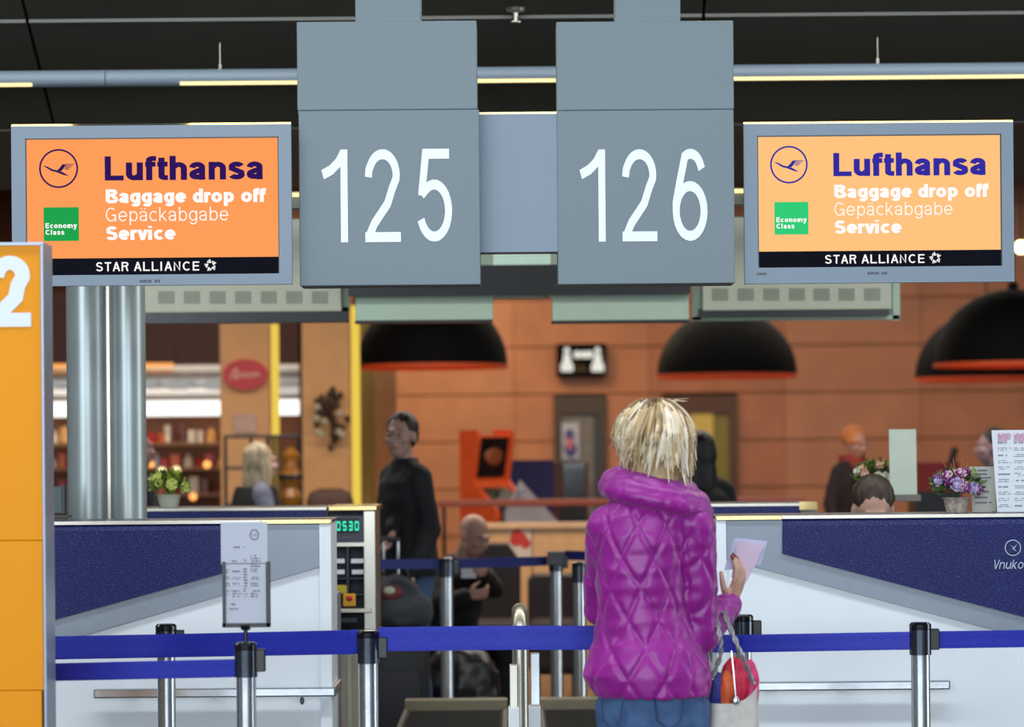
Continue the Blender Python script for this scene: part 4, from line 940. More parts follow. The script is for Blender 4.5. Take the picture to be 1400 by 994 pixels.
# ================================================================== THINGS ON THE COUNTERS
ZT = 1.287
def bouquet(x, w_px, y_base, y_top, d, cols, lab, name, potm, nf, leafc, sprigs, seed, z=ZT, potw=.4):
    q = P(x, y_base, d); q.z = z; rr = random.Random(seed); k = 1/S(d); R = w_px/2*k
    t = thing(name, q, lab, 'flowers' if nf else 'plant')
    H_ = (y_base-y_top)*k; r_ = R*potw; ph = H_*.32
    MB().lathe(q, [(0, 0), (r_*.78, 0), (r_*.9, ph*.5), (r_, ph), (r_*1.08, ph), (r_*1.08, ph*1.06), (r_*.9, ph*1.06), (r_*.85, ph*.8), (0, ph*.8)], 20).build('pot', potm, t, True)
    c = q+Vector((0, 0, ph+(H_-ph)*.38)); hr = (H_-ph)*.52
    m_ = MB()
    for i in range(260):
        th = rr.uniform(0, 2*PI); ph_ = rr.uniform(-.45, 1.3); rad = rr.uniform(.45, 1.0)
        dv = Vector((math.cos(th)*math.cos(ph_), math.sin(th)*math.cos(ph_), math.sin(ph_)))
        p = c+Vector((dv.x*R*rad, dv.y*R*.8*rad, dv.z*hr*rad)); L_ = R*rr.uniform(.2, .42); n = dv.cross(Vector((rr.uniform(-1, 1), rr.uniform(-1, 1), rr.uniform(-1, 1)))).normalized()
        dd_ = (dv+Vector((rr.uniform(-.5, .5), rr.uniform(-.5, .5), rr.uniform(-.2, .8)))).normalized(); u = p+dd_*L_
        a = m_.bm.verts.new(p); b = m_.bm.verts.new(p+dd_*L_*.5+n*L_*.3); e = m_.bm.verts.new(u); f = m_.bm.verts.new(p+dd_*L_*.5-n*L_*.3)
        m_.mi = rr.randrange(len(leafc)); m_._f((a, b, e, f))
    m_.build('foliage', leafc, t, kind='stuff')
    m_ = MB()
    for i in range(8): m_.tube([q+Vector((0, 0, ph*.8)), c+Vector((rr.uniform(-.5, .5)*R, rr.uniform(-.4, .4)*R, 0))], k*.5, 5)
    m_.build('stems', leafc[0], t)
    for i in range(nf):
        th = 2.4*i+rr.uniform(-.2, .2); ph_ = -.25+1.5*((i*.618) % 1)
        dv = Vector((math.cos(th)*math.cos(ph_), -abs(math.sin(th))*math.cos(ph_) if i % 3 else math.sin(th)*math.cos(ph_), math.sin(ph_)))
        p = c+Vector((dv.x*R*.88, dv.y*R*.75, dv.z*hr*.95)); fr = R*rr.uniform(.22, .32)
        m_ = MB(); m_.ell(p, (fr*.5, fr*.5, fr*.55), None, 8, 6)
        up = dv.normalized(); s_ = up.cross(Vector((0, 0, 1.01))).normalized(); v_ = up.cross(s_)
        for rg, (nn, rr_, li) in enumerate(((4, .55, .9), (6, .95, .45))):
            for j in range(nn):
                an = 2*PI*j/nn+rg*.4; o_ = (s_*math.cos(an)+v_*math.sin(an)); side = (-s_*math.sin(an)+v_*math.cos(an))
                b0 = p+o_*fr*.15; t0 = p+o_*fr*rr_+up*fr*li*.8
                V_ = [m_.bm.verts.new(z_) for z_ in (b0, p+o_*fr*rr_*.8+side*fr*.42+up*fr*li*.45, t0+side*fr*.15, t0-side*fr*.15, p+o_*fr*rr_*.8-side*fr*.42+up*fr*li*.45)]
                m_._f(V_)
        m_.build('flower', cols[i % len(cols)], t, True)
    if sprigs:
        m_ = MB()
        for i in range(sprigs):
            a = (i/(sprigs-1)-.5)*1.9+rr.uniform(-.1, .1); e = c+Vector((math.sin(a)*R*1.05, rr.uniform(-.3, .3)*R, math.cos(a)*hr*1.75*rr.uniform(.8, 1.1)))
            m_.tube([c, c.lerp(e, .6)+Vector((0, 0, .006)), e], [k*.9, k*.7, k*.3], 5)
        m_.build('grass_sprigs', mat('dry_grass_tan', (150, 112, 84), .7), t)
    return t
gl = [mat('leaf_green', (66, 96, 40), .5), mat('leaf_light_green', (112, 140, 52), .5), mat('leaf_dark_green', (36, 58, 30), .5)]
wick = mat('whitewashed_wicker', (176, 160, 146), .7, var=.25, scale=60, bump=.5)
bouquet(1308, 66, 697, 636, 10.2, [mat('petal_lilac', (190, 172, 216), .6), mat('petal_purple', (128, 44, 120), .6), mat('petal_pink', (216, 176, 196), .6)], 'small wicker basket of lilac and purple flowers on right counter', 'flower_basket', wick, 20, gl, 9, 3, potw=.55)
bouquet(1196, 58, 692, 636, 12.4, [mat('petal_cream', (214, 214, 190), .6), mat('petal_blush', (210, 164, 144), .6)], 'pot of cream and blush rosebuds behind the clerk\'s head', 'flower_pot', M['cream'], 14, gl, 0, 4)
bouquet(231, 58, 692, 641, 12.4, [mat('petal_lime', (196, 204, 110), .6)], 'leafy yellow-green potted plant right of the twin aluminium posts', 'potted_plant', M['cream'], 9, [mat('leaf_bright', (104, 138, 40), .5), mat('leaf_yellow', (168, 178, 70), .5), gl[0]], 0, 5, potw=.55)

# boards on the counters
d = 10.14; t = thing('notice_stand', (P(1380, 697, d).x, d, ZT), 'tall white printed notice sheet on the right counter, cut by frame', 'notice')
m_ = MB(); zt_ = P(1380, 588, d).z; x0, x1 = P(1361, 690, d).x, P(1432, 690, d).x
def lean(mb, x0, x1, z0_, z1_, y0, lean_, th, tp=0.0):
    v = [mb.bm.verts.new(c) for c in ((x0+tp, y0, z0_), (x1, y0, z0_), (x1, y0+lean_, z1_), (x0, y0+lean_, z1_), (x0+tp, y0+th, z0_), (x1, y0+th, z0_), (x1, y0+lean_+th, z1_), (x0, y0+lean_+th, z1_))]
    for q in ((0, 1, 2, 3), (4, 5, 6, 7), (0, 1, 5, 4), (1, 2, 6, 5), (2, 3, 7, 6), (3, 0, 4, 7)): mb._f([v[i] for i in q])
lean(m_, P(1356.5, 690, d).x, x1, ZT+.002, zt_, d, .0, .004, .018); sh = m_.build('printed_sheet', M['paper'], t)
m_ = MB(); rr = random.Random(8)
for col_, (xa, xb) in enumerate(((1364, 1383), (1386, 1406), (1409, 1427))):
    for r0 in range(12):
        y_ = 594+r0*8.6; a = P(xa, y_+5.5, d); b = P(xb, y_, d); dashes(m_, a.x+.001*r0*.3, b.x, a.z, b.z, d-.0012, 2 if rr.random() < .6 else 1, r0+col_*20, .4, .8)
m_.build('printed_text', mat('blue_grey_ink', (120, 132, 160), .7), sh)
m_ = MB()
for xa, xb in ((1364, 1383), (1386, 1406)): a = P(xa, 604, d); b = P(xb, 592, d); dashes(m_, a.x, b.x, a.z, b.z, d-.0016, 5, xa, .6, .9)
m_.build('red_heading', mat('pink_ink', (200, 110, 160), .7), sh)
MB().box(x0, x1, d+.004, d+.12, ZT, ZT+.004).build('stand_foot', mat('clear_acrylic', (200, 210, 210), .1, trans=.8), t)
d = 10.22; t = thing('placard', (P(1345, 697, d).x, d, ZT), 'small grey printed placard between the flower basket and white notice', 'notice')
m_ = MB(); lean(m_, P(1327, 690, d).x, P(1362, 690, d).x, ZT+.001, P(1345, 638, d).z, d, .02, .004, .006); sh = m_.build('card', mat('placard_grey', (178, 176, 166), .5), t)
m_ = MB()
for k, y_ in enumerate((642, 647, 652, 664, 671, 679, 686)):
    a = P(1333, y_+2.4, d); b = P(1357, y_, d); fr = (b.z-ZT)/(P(1345, 638, d).z-ZT)*.02; dashes(m_, a.x, b.x, a.z, b.z, d+fr-.003, 1, k+40, .9, .92)
m_.build('printed_text', M['ink'], sh)
d = 12.3; t = thing('acrylic_board', (P(1236, 692, d).x, d, ZT), 'tall pale grey-green board standing on the rear counter behind clerk', 'notice')
m_ = MB(); lean(m_, P(1217, 690, d).x, P(1254, 690, d).x, ZT+.03, P(1235, 587, d).z, d, .02, .006); m_.build('board', mat('pale_board', (176, 186, 172), .4, var=.03), t)
m_ = MB(); a = P(1222, 690, d).x; b = P(1258, 690, d).x; m_.box(a, b, d-.04, d+.06, ZT, ZT+.03, .004); m_.build('clear_base', mat('smoky_acrylic', (120, 116, 110), .15, trans=.4), t)

# ================================================================== PEOPLE
def Rz(a): return Matrix.Rotation(a, 3, 'Z')
def add_head(mb, c, R, k=1.0):
    E = lambda o, r, RR=None: mb.ell(Vector(c)+R @ (Vector(o)*k), tuple(q*k for q in r), R if RR is None else R @ RR, 20, 14)
    E((0, -.012, .035), (.074, .092, .085)); E((0, .030, -.035), (.058, .062, .078)); E((0, .048, -.078), (.036, .040, .032))
    E((0, .088, .030), (.050, .016, .012)); E((0, .103, -.018), (.0125, .018, .024)); E((0, .112, -.028), (.016, .014, .010))
    for s_ in (-1, 1):
        E((s_*.040, .074, -.020), (.022, .020, .018)); E((s_*.077, -.004, -.008), (.009, .020, .032))
    E((0, .090, -.058), (.026, .010, .009))
def face_parts(root, c, R, eye=(60, 50, 45), lip=(168, 92, 88), brow=(70, 50, 38), k=1.0):
    c = Vector(c)
    for s_ in (-1, 1):
        p = c+R @ (Vector((s_*.031, .083, .006))*k)
        e = MB().ell(p, (.0105*k,)*3, None, 12, 8).build('eye', mat('eye_white', (176, 166, 162), .4), root, True, local=True)
        MB().ell(c+R @ (Vector((s_*.031, .0905, .006))*k), (.0062*k, .0035*k, .0062*k), R, 10, 6).build('iris', mat('iris_dark_%d' % eye[0], eye, .2), e, True, local=True)
        m_ = MB(); m_.tube([c+R @ (Vector((s_*x*k, (.094-abs(x-.03)*.5)*k, z*k))) for x, z in ((.014, .030), (.030, .035), (.046, .030))], [.003, .004, .002], 6)
        m_.build('eyebrow', mat('brow_%d' % brow[0], brow, .8), root, True, local=True)
    m_ = MB(); m_.tube([c+R @ Vector((x*k, y*k, -.058*k)) for x, y in ((-.024, .092), (-.010, .099), (0, .1), (.010, .099), (.024, .092))], [.002, .005, .0055, .005, .002], 8)
    m_.build('lips', mat('lips_%d' % lip[0], lip, .45), root, True, local=True)
def hand(mb, w_, dirv, nrm, side, curl=.5, k=1.0, fr=.0085):
    """w_: wrist, dirv: along palm, nrm: palm normal (fingers curl towards it), side: direction of the thumb side"""
    w_ = Vector(w_); D_ = Vector(dirv).normalized(); Sd = Vector(side); Sd = (Sd-D_*Sd.dot(D_)).normalized(); Nn = Vector(nrm); Nn = (Nn-D_*Nn.dot(D_)-Sd*Nn.dot(Sd)).normalized()
    R = Matrix((Sd, D_, Nn)).transposed()
    mb.ell(w_+D_*.045*k, (.038*k, .050*k, .015*k), R, 16, 10)
    mb.cap(w_-D_*.02*k, .024*k, w_+D_*.03*k, .022*k)
    tips = []
    for i, (o, ln) in enumerate(((.028, .072), (.010, .080), (-.009, .074), (-.026, .058))):
        p = w_+D_*.082*k+Sd*o*k; a = 0; prev = p-D_*.02*k; r0 = fr*1.1
        for j, (f_, ca) in enumerate(((.45, .45), (.32, .6), (.23, .4))):
            a += curl*ca*(1+.08*i)*1.6; q = p+(D_*math.cos(a)+Nn*math.sin(a))*ln*f_*k
            if j == 0: mb.cap(prev, r0, p, r0)
            mb.cap(p, fr*(1.05-.1*j), q, fr*(.98-.12*j)); p = q
        tips.append((p, (D_*math.cos(a)+Nn*math.sin(a))))
    p = w_+D_*.018*k+Sd*.024*k; q = p+(D_*.55+Sd*.75+Nn*.2).normalized()*.040*k; u = q+(D_*.9+Sd*.15+Nn*(.35+curl*.5)).normalized()*.030*k; v = u+(D_*.9-Sd*.1+Nn*(.4+curl*.6)).normalized()*.024*k
    mb.cap(p, .013*k, q, .0115*k); mb.cap(q, .011*k, u, .010*k); mb.cap(u, .0098*k, v, .008*k)
    return tips
def limb(mb, pts, rad):
    for a, b, r0, r1 in zip(pts, pts[1:], rad, rad[1:]): mb.cap(Vector(a), r0, Vector(b), r1)
def person(loc, rz, lab, J, jacket, trousers, hairc, hair='short', shoes=(30, 28, 28), grp=None, vox=.0095, skin=(205, 158, 138), headR=None, female=False, coat_len=0.0, torso_w=1.0, k=1.0, skirt=0, face=True, curl=.6, brow=(70, 50, 38)):
    """J: joints in the local frame, facing +Y, right hand at +X"""
    t = thing('person', (loc[0], loc[1], 0), lab, 'person', grp, rz)
    R = headR or Matrix.Identity(3); hc = Vector(J['head']); nk = Vector(J['neck']); pv = Vector(J['pelvis']); ch = Vector(J['chest'])
    sk = mat('skin_%d_%d' % (skin[0], skin[1]), skin, .5, var=.05, scale=25)
    b = MB(); add_head(b, hc, R, k)
    b.cap(nk-Vector((0, 0, .04)), .058, hc+R @ Vector((0, -.02, -.06)), .050)
    b.loft([(nk+Vector((0, 0, -.02)), .07, .06), (nk+Vector((0, 0, -.07)), .15, .08), (ch, .15*torso_w, .10), (ch.lerp(pv, .55), .125*torso_w, .09), (pv, .15*torso_w, .10), (pv-Vector((0, 0, .06)), .13*torso_w, .09)])
    for s_ in 'LR':
        sh, el, wr = J['sh'+s_], J['el'+s_], J['wr'+s_]
        limb(b, [sh, el, wr], [.045, .036, .026])
        hd = J.get('hd'+s_) or ((Vector(wr)-Vector(el)), (0, 1, 0), (1 if s_ == 'L' else -1, 0, 0))
        hand(b, wr, hd[0], hd[1], hd[2], hd[3] if len(hd) > 3 else curl, fr=max(.0085, vox*.98))
        limb(b, [J['hi'+s_], J['kn'+s_], J['an'+s_]], [.075, .052, .036])
        a = Vector(J['an'+s_]); b.cap(a-Vector((0, 0, .02)), .03, a+J.get('foot', Vector((0, .12, 0)))+Vector((0, 0, -.045)), .024)
    b.remesh(vox, 2); b.build('body', sk, t, 'full', local=True)
    # jacket
    jm = mat('cloth_%d_%d_%d' % jacket, jacket, .8, var=.12, scale=9, bump=.25)
    m_ = MB(); m_.loft([(nk+Vector((0, -.01, .03)), .070, .068), (nk+Vector((0, 0, -.01)), .085, .075), (nk+Vector((0, 0, -.05)), .12, .09), (nk+Vector((0, 0, -.10)), .18*torso_w, .12), (ch+Vector((0, 0, .0)), .20*torso_w, .14), (ch.lerp(pv, .5), .19*torso_w, .135), (pv, .20*torso_w, .14), (pv-Vector((0, 0, .05+coat_len)), .205*torso_w, .145)])
    for s_ in 'LR':
        e = Vector(J['el'+s_]); wv = Vector(J['wr'+s_]); limb(m_, [J['sh'+s_], e, wv-(wv-e).normalized()*.02], [.064, .060, .046]); m_.cap(nk+Vector((0, 0, -.02)), .066, Vector(J['sh'+s_])+Vector((0, 0, .004)), .062)
    nz_ = lambda co, n: noise.noise(co*9)*.008+noise.noise(co*24)*.003
    m_.remesh(vox*1.1, 3, nz_); m_.build('jacket', jm, t, 'full', local=True)
    tm = mat('cloth_%d_%d_%d' % trousers, trousers, .8, var=.10, scale=14, bump=.2)
    m_ = MB(); m_.loft([(pv+Vector((0, 0, .05)), .16*torso_w, .115), (pv-Vector((0, 0, .08)), .17*torso_w, .125)])
    for s_ in 'LR':
        a = Vector(J['an'+s_]); kk = Vector(J['kn'+s_]); limb(m_, [J['hi'+s_], kk, a+(kk-a).normalized()*.03], [.095, .068, .055])
    m_.remesh(vox*1.2, 3, nz_); m_.build('trousers', tm, t, 'full', local=True)
    for s_ in 'LR':
        a = Vector(J['an'+s_]); f_ = J.get('foot', Vector((0, .12, 0))); m_ = MB(); m_.cap(a+Vector((0, 0, -.035))-f_*.25, .042, a+f_*1.1+Vector((0, 0, -.045)), .036); m_.cap(a, .045, a-Vector((0, 0, .03)), .045)
        m_.remesh(.008, 2)
        for v in m_.bm.verts: v.co.z = max(v.co.z, .0)
        m_.build('shoe', mat('shoe_%d' % shoes[0], shoes, .4), t, 'full', local=True)
    # hair
    if hair:
        hm = mat('hair_%d_%d_%d' % hairc, hairc, .55, var=.25, scale=40, bump=.5, stretch=(1, 1, .15))
        E = lambda m_, o, r: m_.ell(hc+R @ (Vector(o)*k), tuple(q*k for q in r), R, 20, 14)
        m_ = MB(); E(m_, (0, -.026, .050), (.083, .094, .086))
        if hair == 'long':
            E(m_, (0, -.05, .0), (.088, .070, .11)); E(m_, (-.062, -.01, -.06), (.026, .055, .13)); E(m_, (.062, -.01, -.06), (.026, .055, .13)); E(m_, (0, -.07, -.12), (.085, .045, .17))
        elif hair == 'bun': E(m_, (0, -.05, .0), (.080, .062, .09)); E(m_, (0, -.11, .05), (.04, .04, .04))
        elif hair == 'short': E(m_, (0, -.05, .005), (.078, .060, .075))
        m_.remesh(.009, 1, lambda co, n: noise.noise(Vector((co.x*50, co.y*50, co.z*12)))*.005)
        m_.build('hair', hm, t, 'full', local=True)
    if face: face_parts(t, hc, R, brow=brow, k=k)
    return t
def standing(h=1.75, lean=0.0, arms=None):
    q = h/1.75
    J = dict(head=(0, .02+lean, 1.625*q), neck=(0, lean, 1.48*q), chest=(0, lean*.7, 1.28*q), pelvis=(0, 0, .97*q), foot=Vector((0, .12, 0)))
    for s_, x in (('L', -1), ('R', 1)):
        J['sh'+s_] = (x*.158*q, lean, 1.405*q); J['el'+s_] = (x*.23*q, -.02+lean, 1.13*q); J['wr'+s_] = (x*.235*q, .09+lean, .89*q)
        J['hi'+s_] = (x*.09, 0, .92*q); J['kn'+s_] = (x*.10, .02, .50*q); J['an'+s_] = (x*.11, -.02, .09)
    if arms: J.update(arms)
    return J
def sitting(sh=.46, lean=.1, arms=None):
    J = dict(head=(0, .07+lean*1.3, sh+.70), neck=(0, lean*1.0, sh+.56), chest=(0, lean*.6, sh+.36), pelvis=(0, 0, sh+.08), foot=Vector((0, .12, 0)))
    for s_, x in (('L', -1), ('R', 1)):
        J['sh'+s_] = (x*.16, lean, sh+.49); J['el'+s_] = (x*.22, lean+.10, sh+.23); J['wr'+s_] = (x*.10, lean+.33, sh+.27)
        J['hi'+s_] = (x*.10, .02, sh+.07); J['kn'+s_] = (x*.13, .46, sh+.06); J['an'+s_] = (x*.13, .44, .09)
    if arms: J.update(arms)
    return J

# standing man in dark jacket with suitcase, turned towards the camera's left
d = 15.1; q = P(560, 900, d); RZM = math.radians(122)
hx = lambda px, py, dd=0: None
man_rot = Matrix.Rotation(RZM, 3, 'Z')
def tolocal(root, rz, pw): return Matrix.Rotation(-rz, 3, 'Z') @ (Vector(pw)-Vector((root[0], root[1], 0)))
mroot = (q.x, d)
wr = tolocal(mroot, RZM, P(538, 728, d-.22)); 
J = standing(1.72, .02, {})
# his left hand rests on the suitcase handle (image left); body faces the camera, turned to the left
J['wrR'] = tuple(tolocal(mroot, RZM, P(537, 727, d-.20))); J['elR'] = tuple((Vector(J['shR'])+Vector(J['wrR']))/2+Vector((.05, -.07, -.05))); J['hdR'] = ((0, .35, -1), (-.3, .6, -.3), (-1, .3, 0), .9)
person(mroot, RZM, 'standing man in a dark jacket and jeans holding a suitcase handle', J, (18, 19, 23), (62, 84, 122), (52, 40, 34), 'short', headR=Rz(math.radians(36)), skin=(190, 148, 134), coat_len=.04, torso_w=1.0)
# his suitcase
hp = P(534, 737, d-.27); t = thing('trolley_suitcase', (hp.x, d-.28, 0), 'dark suitcase with raised twin-bar handle in front of standing man', 'suitcase')
for x in (-.038, .038): MB().tube([(hp.x+x, d-.27, .56), (hp.x+x, d-.27, hp.z-.01)], .009, 10).build('handle_bar', M['chrome'], t, True)
MB().tube([(hp.x-.05, d-.27, hp.z), (hp.x+.05, d-.27, hp.z)], .014, 12).build('grip', M['black'], t, True)
MB().box(hp.x-.20, hp.x+.20, d-.50, d-.25, .04, .60, .04).build('shell', mat('suitcase_dark', (26, 28, 34), .6), t, True)
MB().box(hp.x-.16, hp.x+.16, d-.52, d-.50, .10, .40, .008).build('front_pocket', mat('suitcase_pocket', (34, 36, 44), .7), t, True)
for x in (-.16, .16): MB().tube([(hp.x+x-.015, d-.40, .035), (hp.x+x+.015, d-.40, .035)], .035, 14).build('wheel', M['black'], t, True)
# grey bag on the suitcase
c = P(542, 845, d-.41); t = thing('travel_bag', (c.x, c.y, .60), 'grey soft travel bag with red and white patch on the suitcase', 'bag')
m_ = MB(); m_.ell((c.x, c.y, .74), (.14, .12, .15)); m_.ell((c.x+.03, c.y, .70), (.17, .13, .11)); m_.remesh(.012, 2, lambda co, n: noise.noise(co*12)*.015)
for v in m_.bm.verts: v.co.z = max(v.co.z, .605)
m_.build('body', mat('bag_grey', (58, 62, 70), .8, var=.1), t, 'full')
m_ = MB(); m_.ell((c.x-.02, c.y-.115, .80), (.06, .012, .04)); m_.build('red_patch', mat('patch_red', (104, 40, 44), .6), t, True)
m_ = MB(); m_.ell((c.x-.03, c.y-.124, .81), (.03, .008, .02)); m_.build('white_patch', M['cream'], t, True)
m_ = MB(); m_.tube([(c.x-.08, c.y, .85), (c.x-.05, c.y, .92), (c.x+.05, c.y, .92), (c.x+.08, c.y, .84)], .009, 8); m_.build('strap', M['black'], t, True)

# bald seated man
d = 16.3; q = P(622, 900, d); rz = math.radians(-140)
J = sitting(.335, .20, {})
def rot(v, a): return Vector(v)
broot = (q.x-.10, d+.20)
for nm, pt, el in (('R', P(640, 815, d-.30), (.05, -.02, -.02)), ('L', P(660, 783, d-.30), (-.02, -.02, -.06))):
    J['wr'+nm] = tuple(tolocal(broot, rz, pt)); J['el'+nm] = tuple((Vector(J['sh'+nm])+Vector(J['wr'+nm]))/2+Vector(((.09 if nm == 'R' else -.09), 0, -.10)))
    J['hd'+nm] = ((-.5 if nm == 'R' else .5, .6, .1), (0, -.3, .8), (0, .6, .6), .8)
hR = Rz(math.radians(8)) @ Matrix.Rotation(math.radians(-25), 3, 'X')
person(broot, rz, 'seated bald man in black leaning over his phone', J, (17, 17, 19), (20, 20, 24), (90, 80, 74), None, headR=hR, skin=(196, 150, 134), torso_w=1.25, k=1.0)
pc = P(641, 783, d-.36); t = thing('phone', pc, 'small white phone or card held by the seated bald man', 'phone')
MB().box(pc.x-.042, pc.x+.042, d-.375, d-.365, pc.z-.03, pc.z+.03, .004).build('case', M['paper'], t)
MB().box(pc.x-.03, pc.x+.03, d-.364, d-.363, pc.z-.02, pc.z+.02).build('display', mat('phone_dark', (60, 64, 70), .2), t)
t = thing('bench', (broot[0], broot[1], 0), 'dark bench under the seated bald man', 'bench')
MB().box(broot[0]-.7, broot[0]+.5, broot[1]-.15, broot[1]+.32, .28, .33, .015).build('seat', M['black'], t)
for x in (-.6, .4): MB().box(broot[0]+x-.03, broot[0]+x+.03, broot[1]-.08, broot[1]+.25, 0, .28).build('leg', M['steel'], t)
# his dark bag on the floor, below the belt
c = P(655, 930, 15.4); t = thing('hand_luggage', (c.x, c.y, 0), 'black soft bag low beside the seated man behind the belts', 'bag')
m_ = MB(); m_.ell((c.x-.1, c.y, .24), (.22, .15, .24)); m_.remesh(.014, 2, lambda co, n: noise.noise(co*10)*.02)
for v in m_.bm.verts: v.co.z = max(v.co.z, 0)
m_.build('body', M['black'], t, 'full'); MB().tube([(c.x-.16, c.y, .44), (c.x-.14, c.y, .54), (c.x-.06, c.y, .54), (c.x-.04, c.y, .44)], .01, 8).build('strap', M['black'], t, True)

# blonde seated woman, left, facing right
d = 18.0; q = P(344, 900, d); rz = math.radians(-75)
J = standing(1.56, .05)
for s_, x in (('L', -1), ('R', 1)): J['el'+s_] = (x*.2, .08, 1.08); J['wr'+s_] = (x*.13, .30, 1.10)
bw = person((q.x, d), rz, 'blonde woman with long hair, grey top and dark vest, behind the rear counter', J, (112, 116, 136), (36, 36, 44), (186, 170, 140), 'long', headR=Rz(math.radians(18)), skin=(206, 164, 152), torso_w=.86)
m_ = MB(); ch = Vector(J['chest']); m_.loft([(ch+Vector((0, 0, .16)), .12, .13), (ch+Vector((0, 0, .05)), .186, .155), (ch+Vector((0, -.01, -.2)), .18, .155)]); m_.remesh(.012, 2, lambda co, n: noise.noise(co*60)*.008)
m_.build('fur_vest', mat('vest_black', (26, 24, 28), .9, var=.3, scale=60, bump=.6), bw, 'full', local=True)
# dark-haired person mostly behind the posts
q = P(184, 900, 16.5); person((q.x, 16.5), math.radians(-60), 'dark-clothed person almost hidden behind the twin aluminium posts', standing(1.66), (24, 26, 34), (26, 26, 32), (28, 24, 24), 'short', skin=(170, 130, 118), vox=.012)
# long dark-haired woman behind, right of the magenta jacket
q = P(958, 900, 15.6); person((q.x, 15.6), math.radians(20), 'woman with long black hair in black, behind the magenta-jacketed woman', standing(1.60), (16, 15, 18), (20, 20, 24), (18, 15, 16), 'long', vox=.012)
# two people far right
q = P(1160, 900, 22.0); J = standing(1.66, .10)
pr_ = person((q.x, 22), math.radians(-150), 'person in dark coat and orange knit hat, far behind the clerk', J, (42, 28, 30), (28, 26, 30), (190, 110, 60), None, skin=(196, 140, 118), vox=.012, headR=Matrix.Rotation(math.radians(-14), 3, 'X'))
m_ = MB(); hc = Vector(J['head']); m_.ell(hc+Vector((0, -.03, .055)), (.098, .105, .095)); m_.ell(hc+Vector((0, -.01, .02)), (.096, .102, .03)); m_.remesh(.01, 1); m_.build('knit_hat', mat('knit_orange', (214, 128, 72), .8, var=.1, bump=.4), pr_, 'full', local=True)
m_ = MB(); nk = Vector(J['neck']); m_.loft([(nk+Vector((0, -.02, -.04)), .12, .12), (nk+Vector((0, -.04, .06)), .10, .10)]); m_.remesh(.012, 2); m_.build('hood_collar', mat('red_hood', (150, 50, 34), .8), pr_, 'full', local=True)
q = P(1362, 900, 19.5); person((q.x, 19.5), math.radians(90), 'dark-haired person facing left behind the white notice sheet', standing(1.625), (60, 58, 70), (30, 30, 36), (22, 20, 22), 'short', skin=(150, 120, 124), vox=.012)

# clerk behind the right counter, head bowed
d = 11.35; q = P(1189, 900, d)
J = dict(head=(0, .14, 1.275), neck=(0, .02, 1.16), chest=(0, .0, .99), pelvis=(0, -.02, .68), foot=Vector((0, .12, 0)))
for s_, x in (('L', -1), ('R', 1)):
    J['sh'+s_] = (x*.17, .01, 1.12); J['el'+s_] = (x*.21, .10, .87); J['wr'+s_] = (x*.12, .33, .93); J['hi'+s_] = (x*.09, 0, .66); J['kn'+s_] = (x*.11, .38, .62); J['an'+s_] = (x*.11, .36, .16)
cr_ = person((q.x, d), PI, 'clerk with pulled-back dark hair bowed behind the right counter', J, (36, 44, 84), (34, 38, 60), (62, 46, 36), 'bun', headR=Matrix.Rotation(math.radians(-30), 3, 'X'), skin=(206, 160, 140), vox=.009)
t = thing('office_chair', (q.x, d, 0), 'dark office chair under the clerk behind the counter', 'chair')
MB().box(q.x-.22, q.x+.22, d-.2, d+.22, .50, .565, .02).build('seat', M['black'], t, True)
MB().tube([(q.x, d, .06), (q.x, d, .50)], .025, 12).build('gas_column', M['chrome'], t, True)
MB().box(q.x-.2, q.x+.2, d+.23, d+.27, .70, 1.0, .02).build('backrest', M['black'], t, True)
MB().box(q.x-.03, q.x+.03, d+.2, d+.27, .52, .75, .01).build('back_bar', M['black'], t, True)
for k in range(5): a = k*2*PI/5; MB().tube([(q.x, d, .07), (q.x+.26*math.cos(a), d+.26*math.sin(a), .05)], .02, 8).build('base_arm', M['black'], t, True); MB().ell((q.x+.27*math.cos(a), d+.27*math.sin(a), .028), (.028,)*3).build('castor', M['black'], t, True)

# ---------------- the woman in the magenta jacket (main figure, seen from behind) ----------------
d = 8.35; q = P(893, 613, d); WX = q.x; t = thing('person', (WX, d, 0), 'blonde woman seen from behind in magenta quilted jacket and jeans, holding a paper', 'person')
K = 1/S(d)
def L(px, py, dy=0.0):      # pixel -> local coordinates of the woman
    p = P(px, py, d+dy); return Vector((p.x-WX, p.y-d, p.z))
skm = M['skin']
hc = L(896, 613, .035); R = Rz(math.radians(-12)) @ Matrix.Rotation(math.radians(-8), 3, 'X')
shL, shR = L(830, 714, .0), L(948, 716, -.025)
elL, wrL = L(822, 830, .10), L(856, 820, .30)
elR, wrR = L(957, 868, .02), L(999, 824, .26)
b = MB(); add_head(b, hc, R); b.cap(L(896, 668, 0), .055, hc+Vector((0, -.01, -.06)), .05)
b.loft([(L(893, 668), .055, .05), (L(890, 695), .09, .06), (L(880, 740), .105, .08), (L(878, 830), .098, .075), (L(884, 900), .12, .09), (L(888, 950), .13, .095)])
limb(b, [shL, elL, wrL], [.042, .034, .024]); limb(b, [shR, elR, wrR], [.042, .034, .024])
hand(b, wrL, (.5, .6, .3), (0, -.6, .5), (0, .3, 1), .5, .92, .0078)
hdir = L(1017, 776, .24)-wrR
tips = hand(b, wrR, hdir, (-.75, .5, -.1), (-.55, -.75, 0), .42, .95, .0078)
hiL, hiR = L(855, 950, 0), L(930, 950, 0)
knL, knR = Vector((hiL.x-.005, .03, .47)), Vector((hiR.x+.005, .0, .47)); anL, anR = Vector((hiL.x-.01, -.02, .09)), Vector((hiR.x+.01, -.02, .09))
for a in ((hiL, knL, anL), (hiR, knR, anR)): limb(b, a, [.078, .052, .036]); b.cap(a[2]-Vector((0, 0, .02)), .03, a[2]+Vector((0, .13, -.05)), .024)
b.remesh(.0052, 2); b.build('body', skm, t, 'full', local=True)
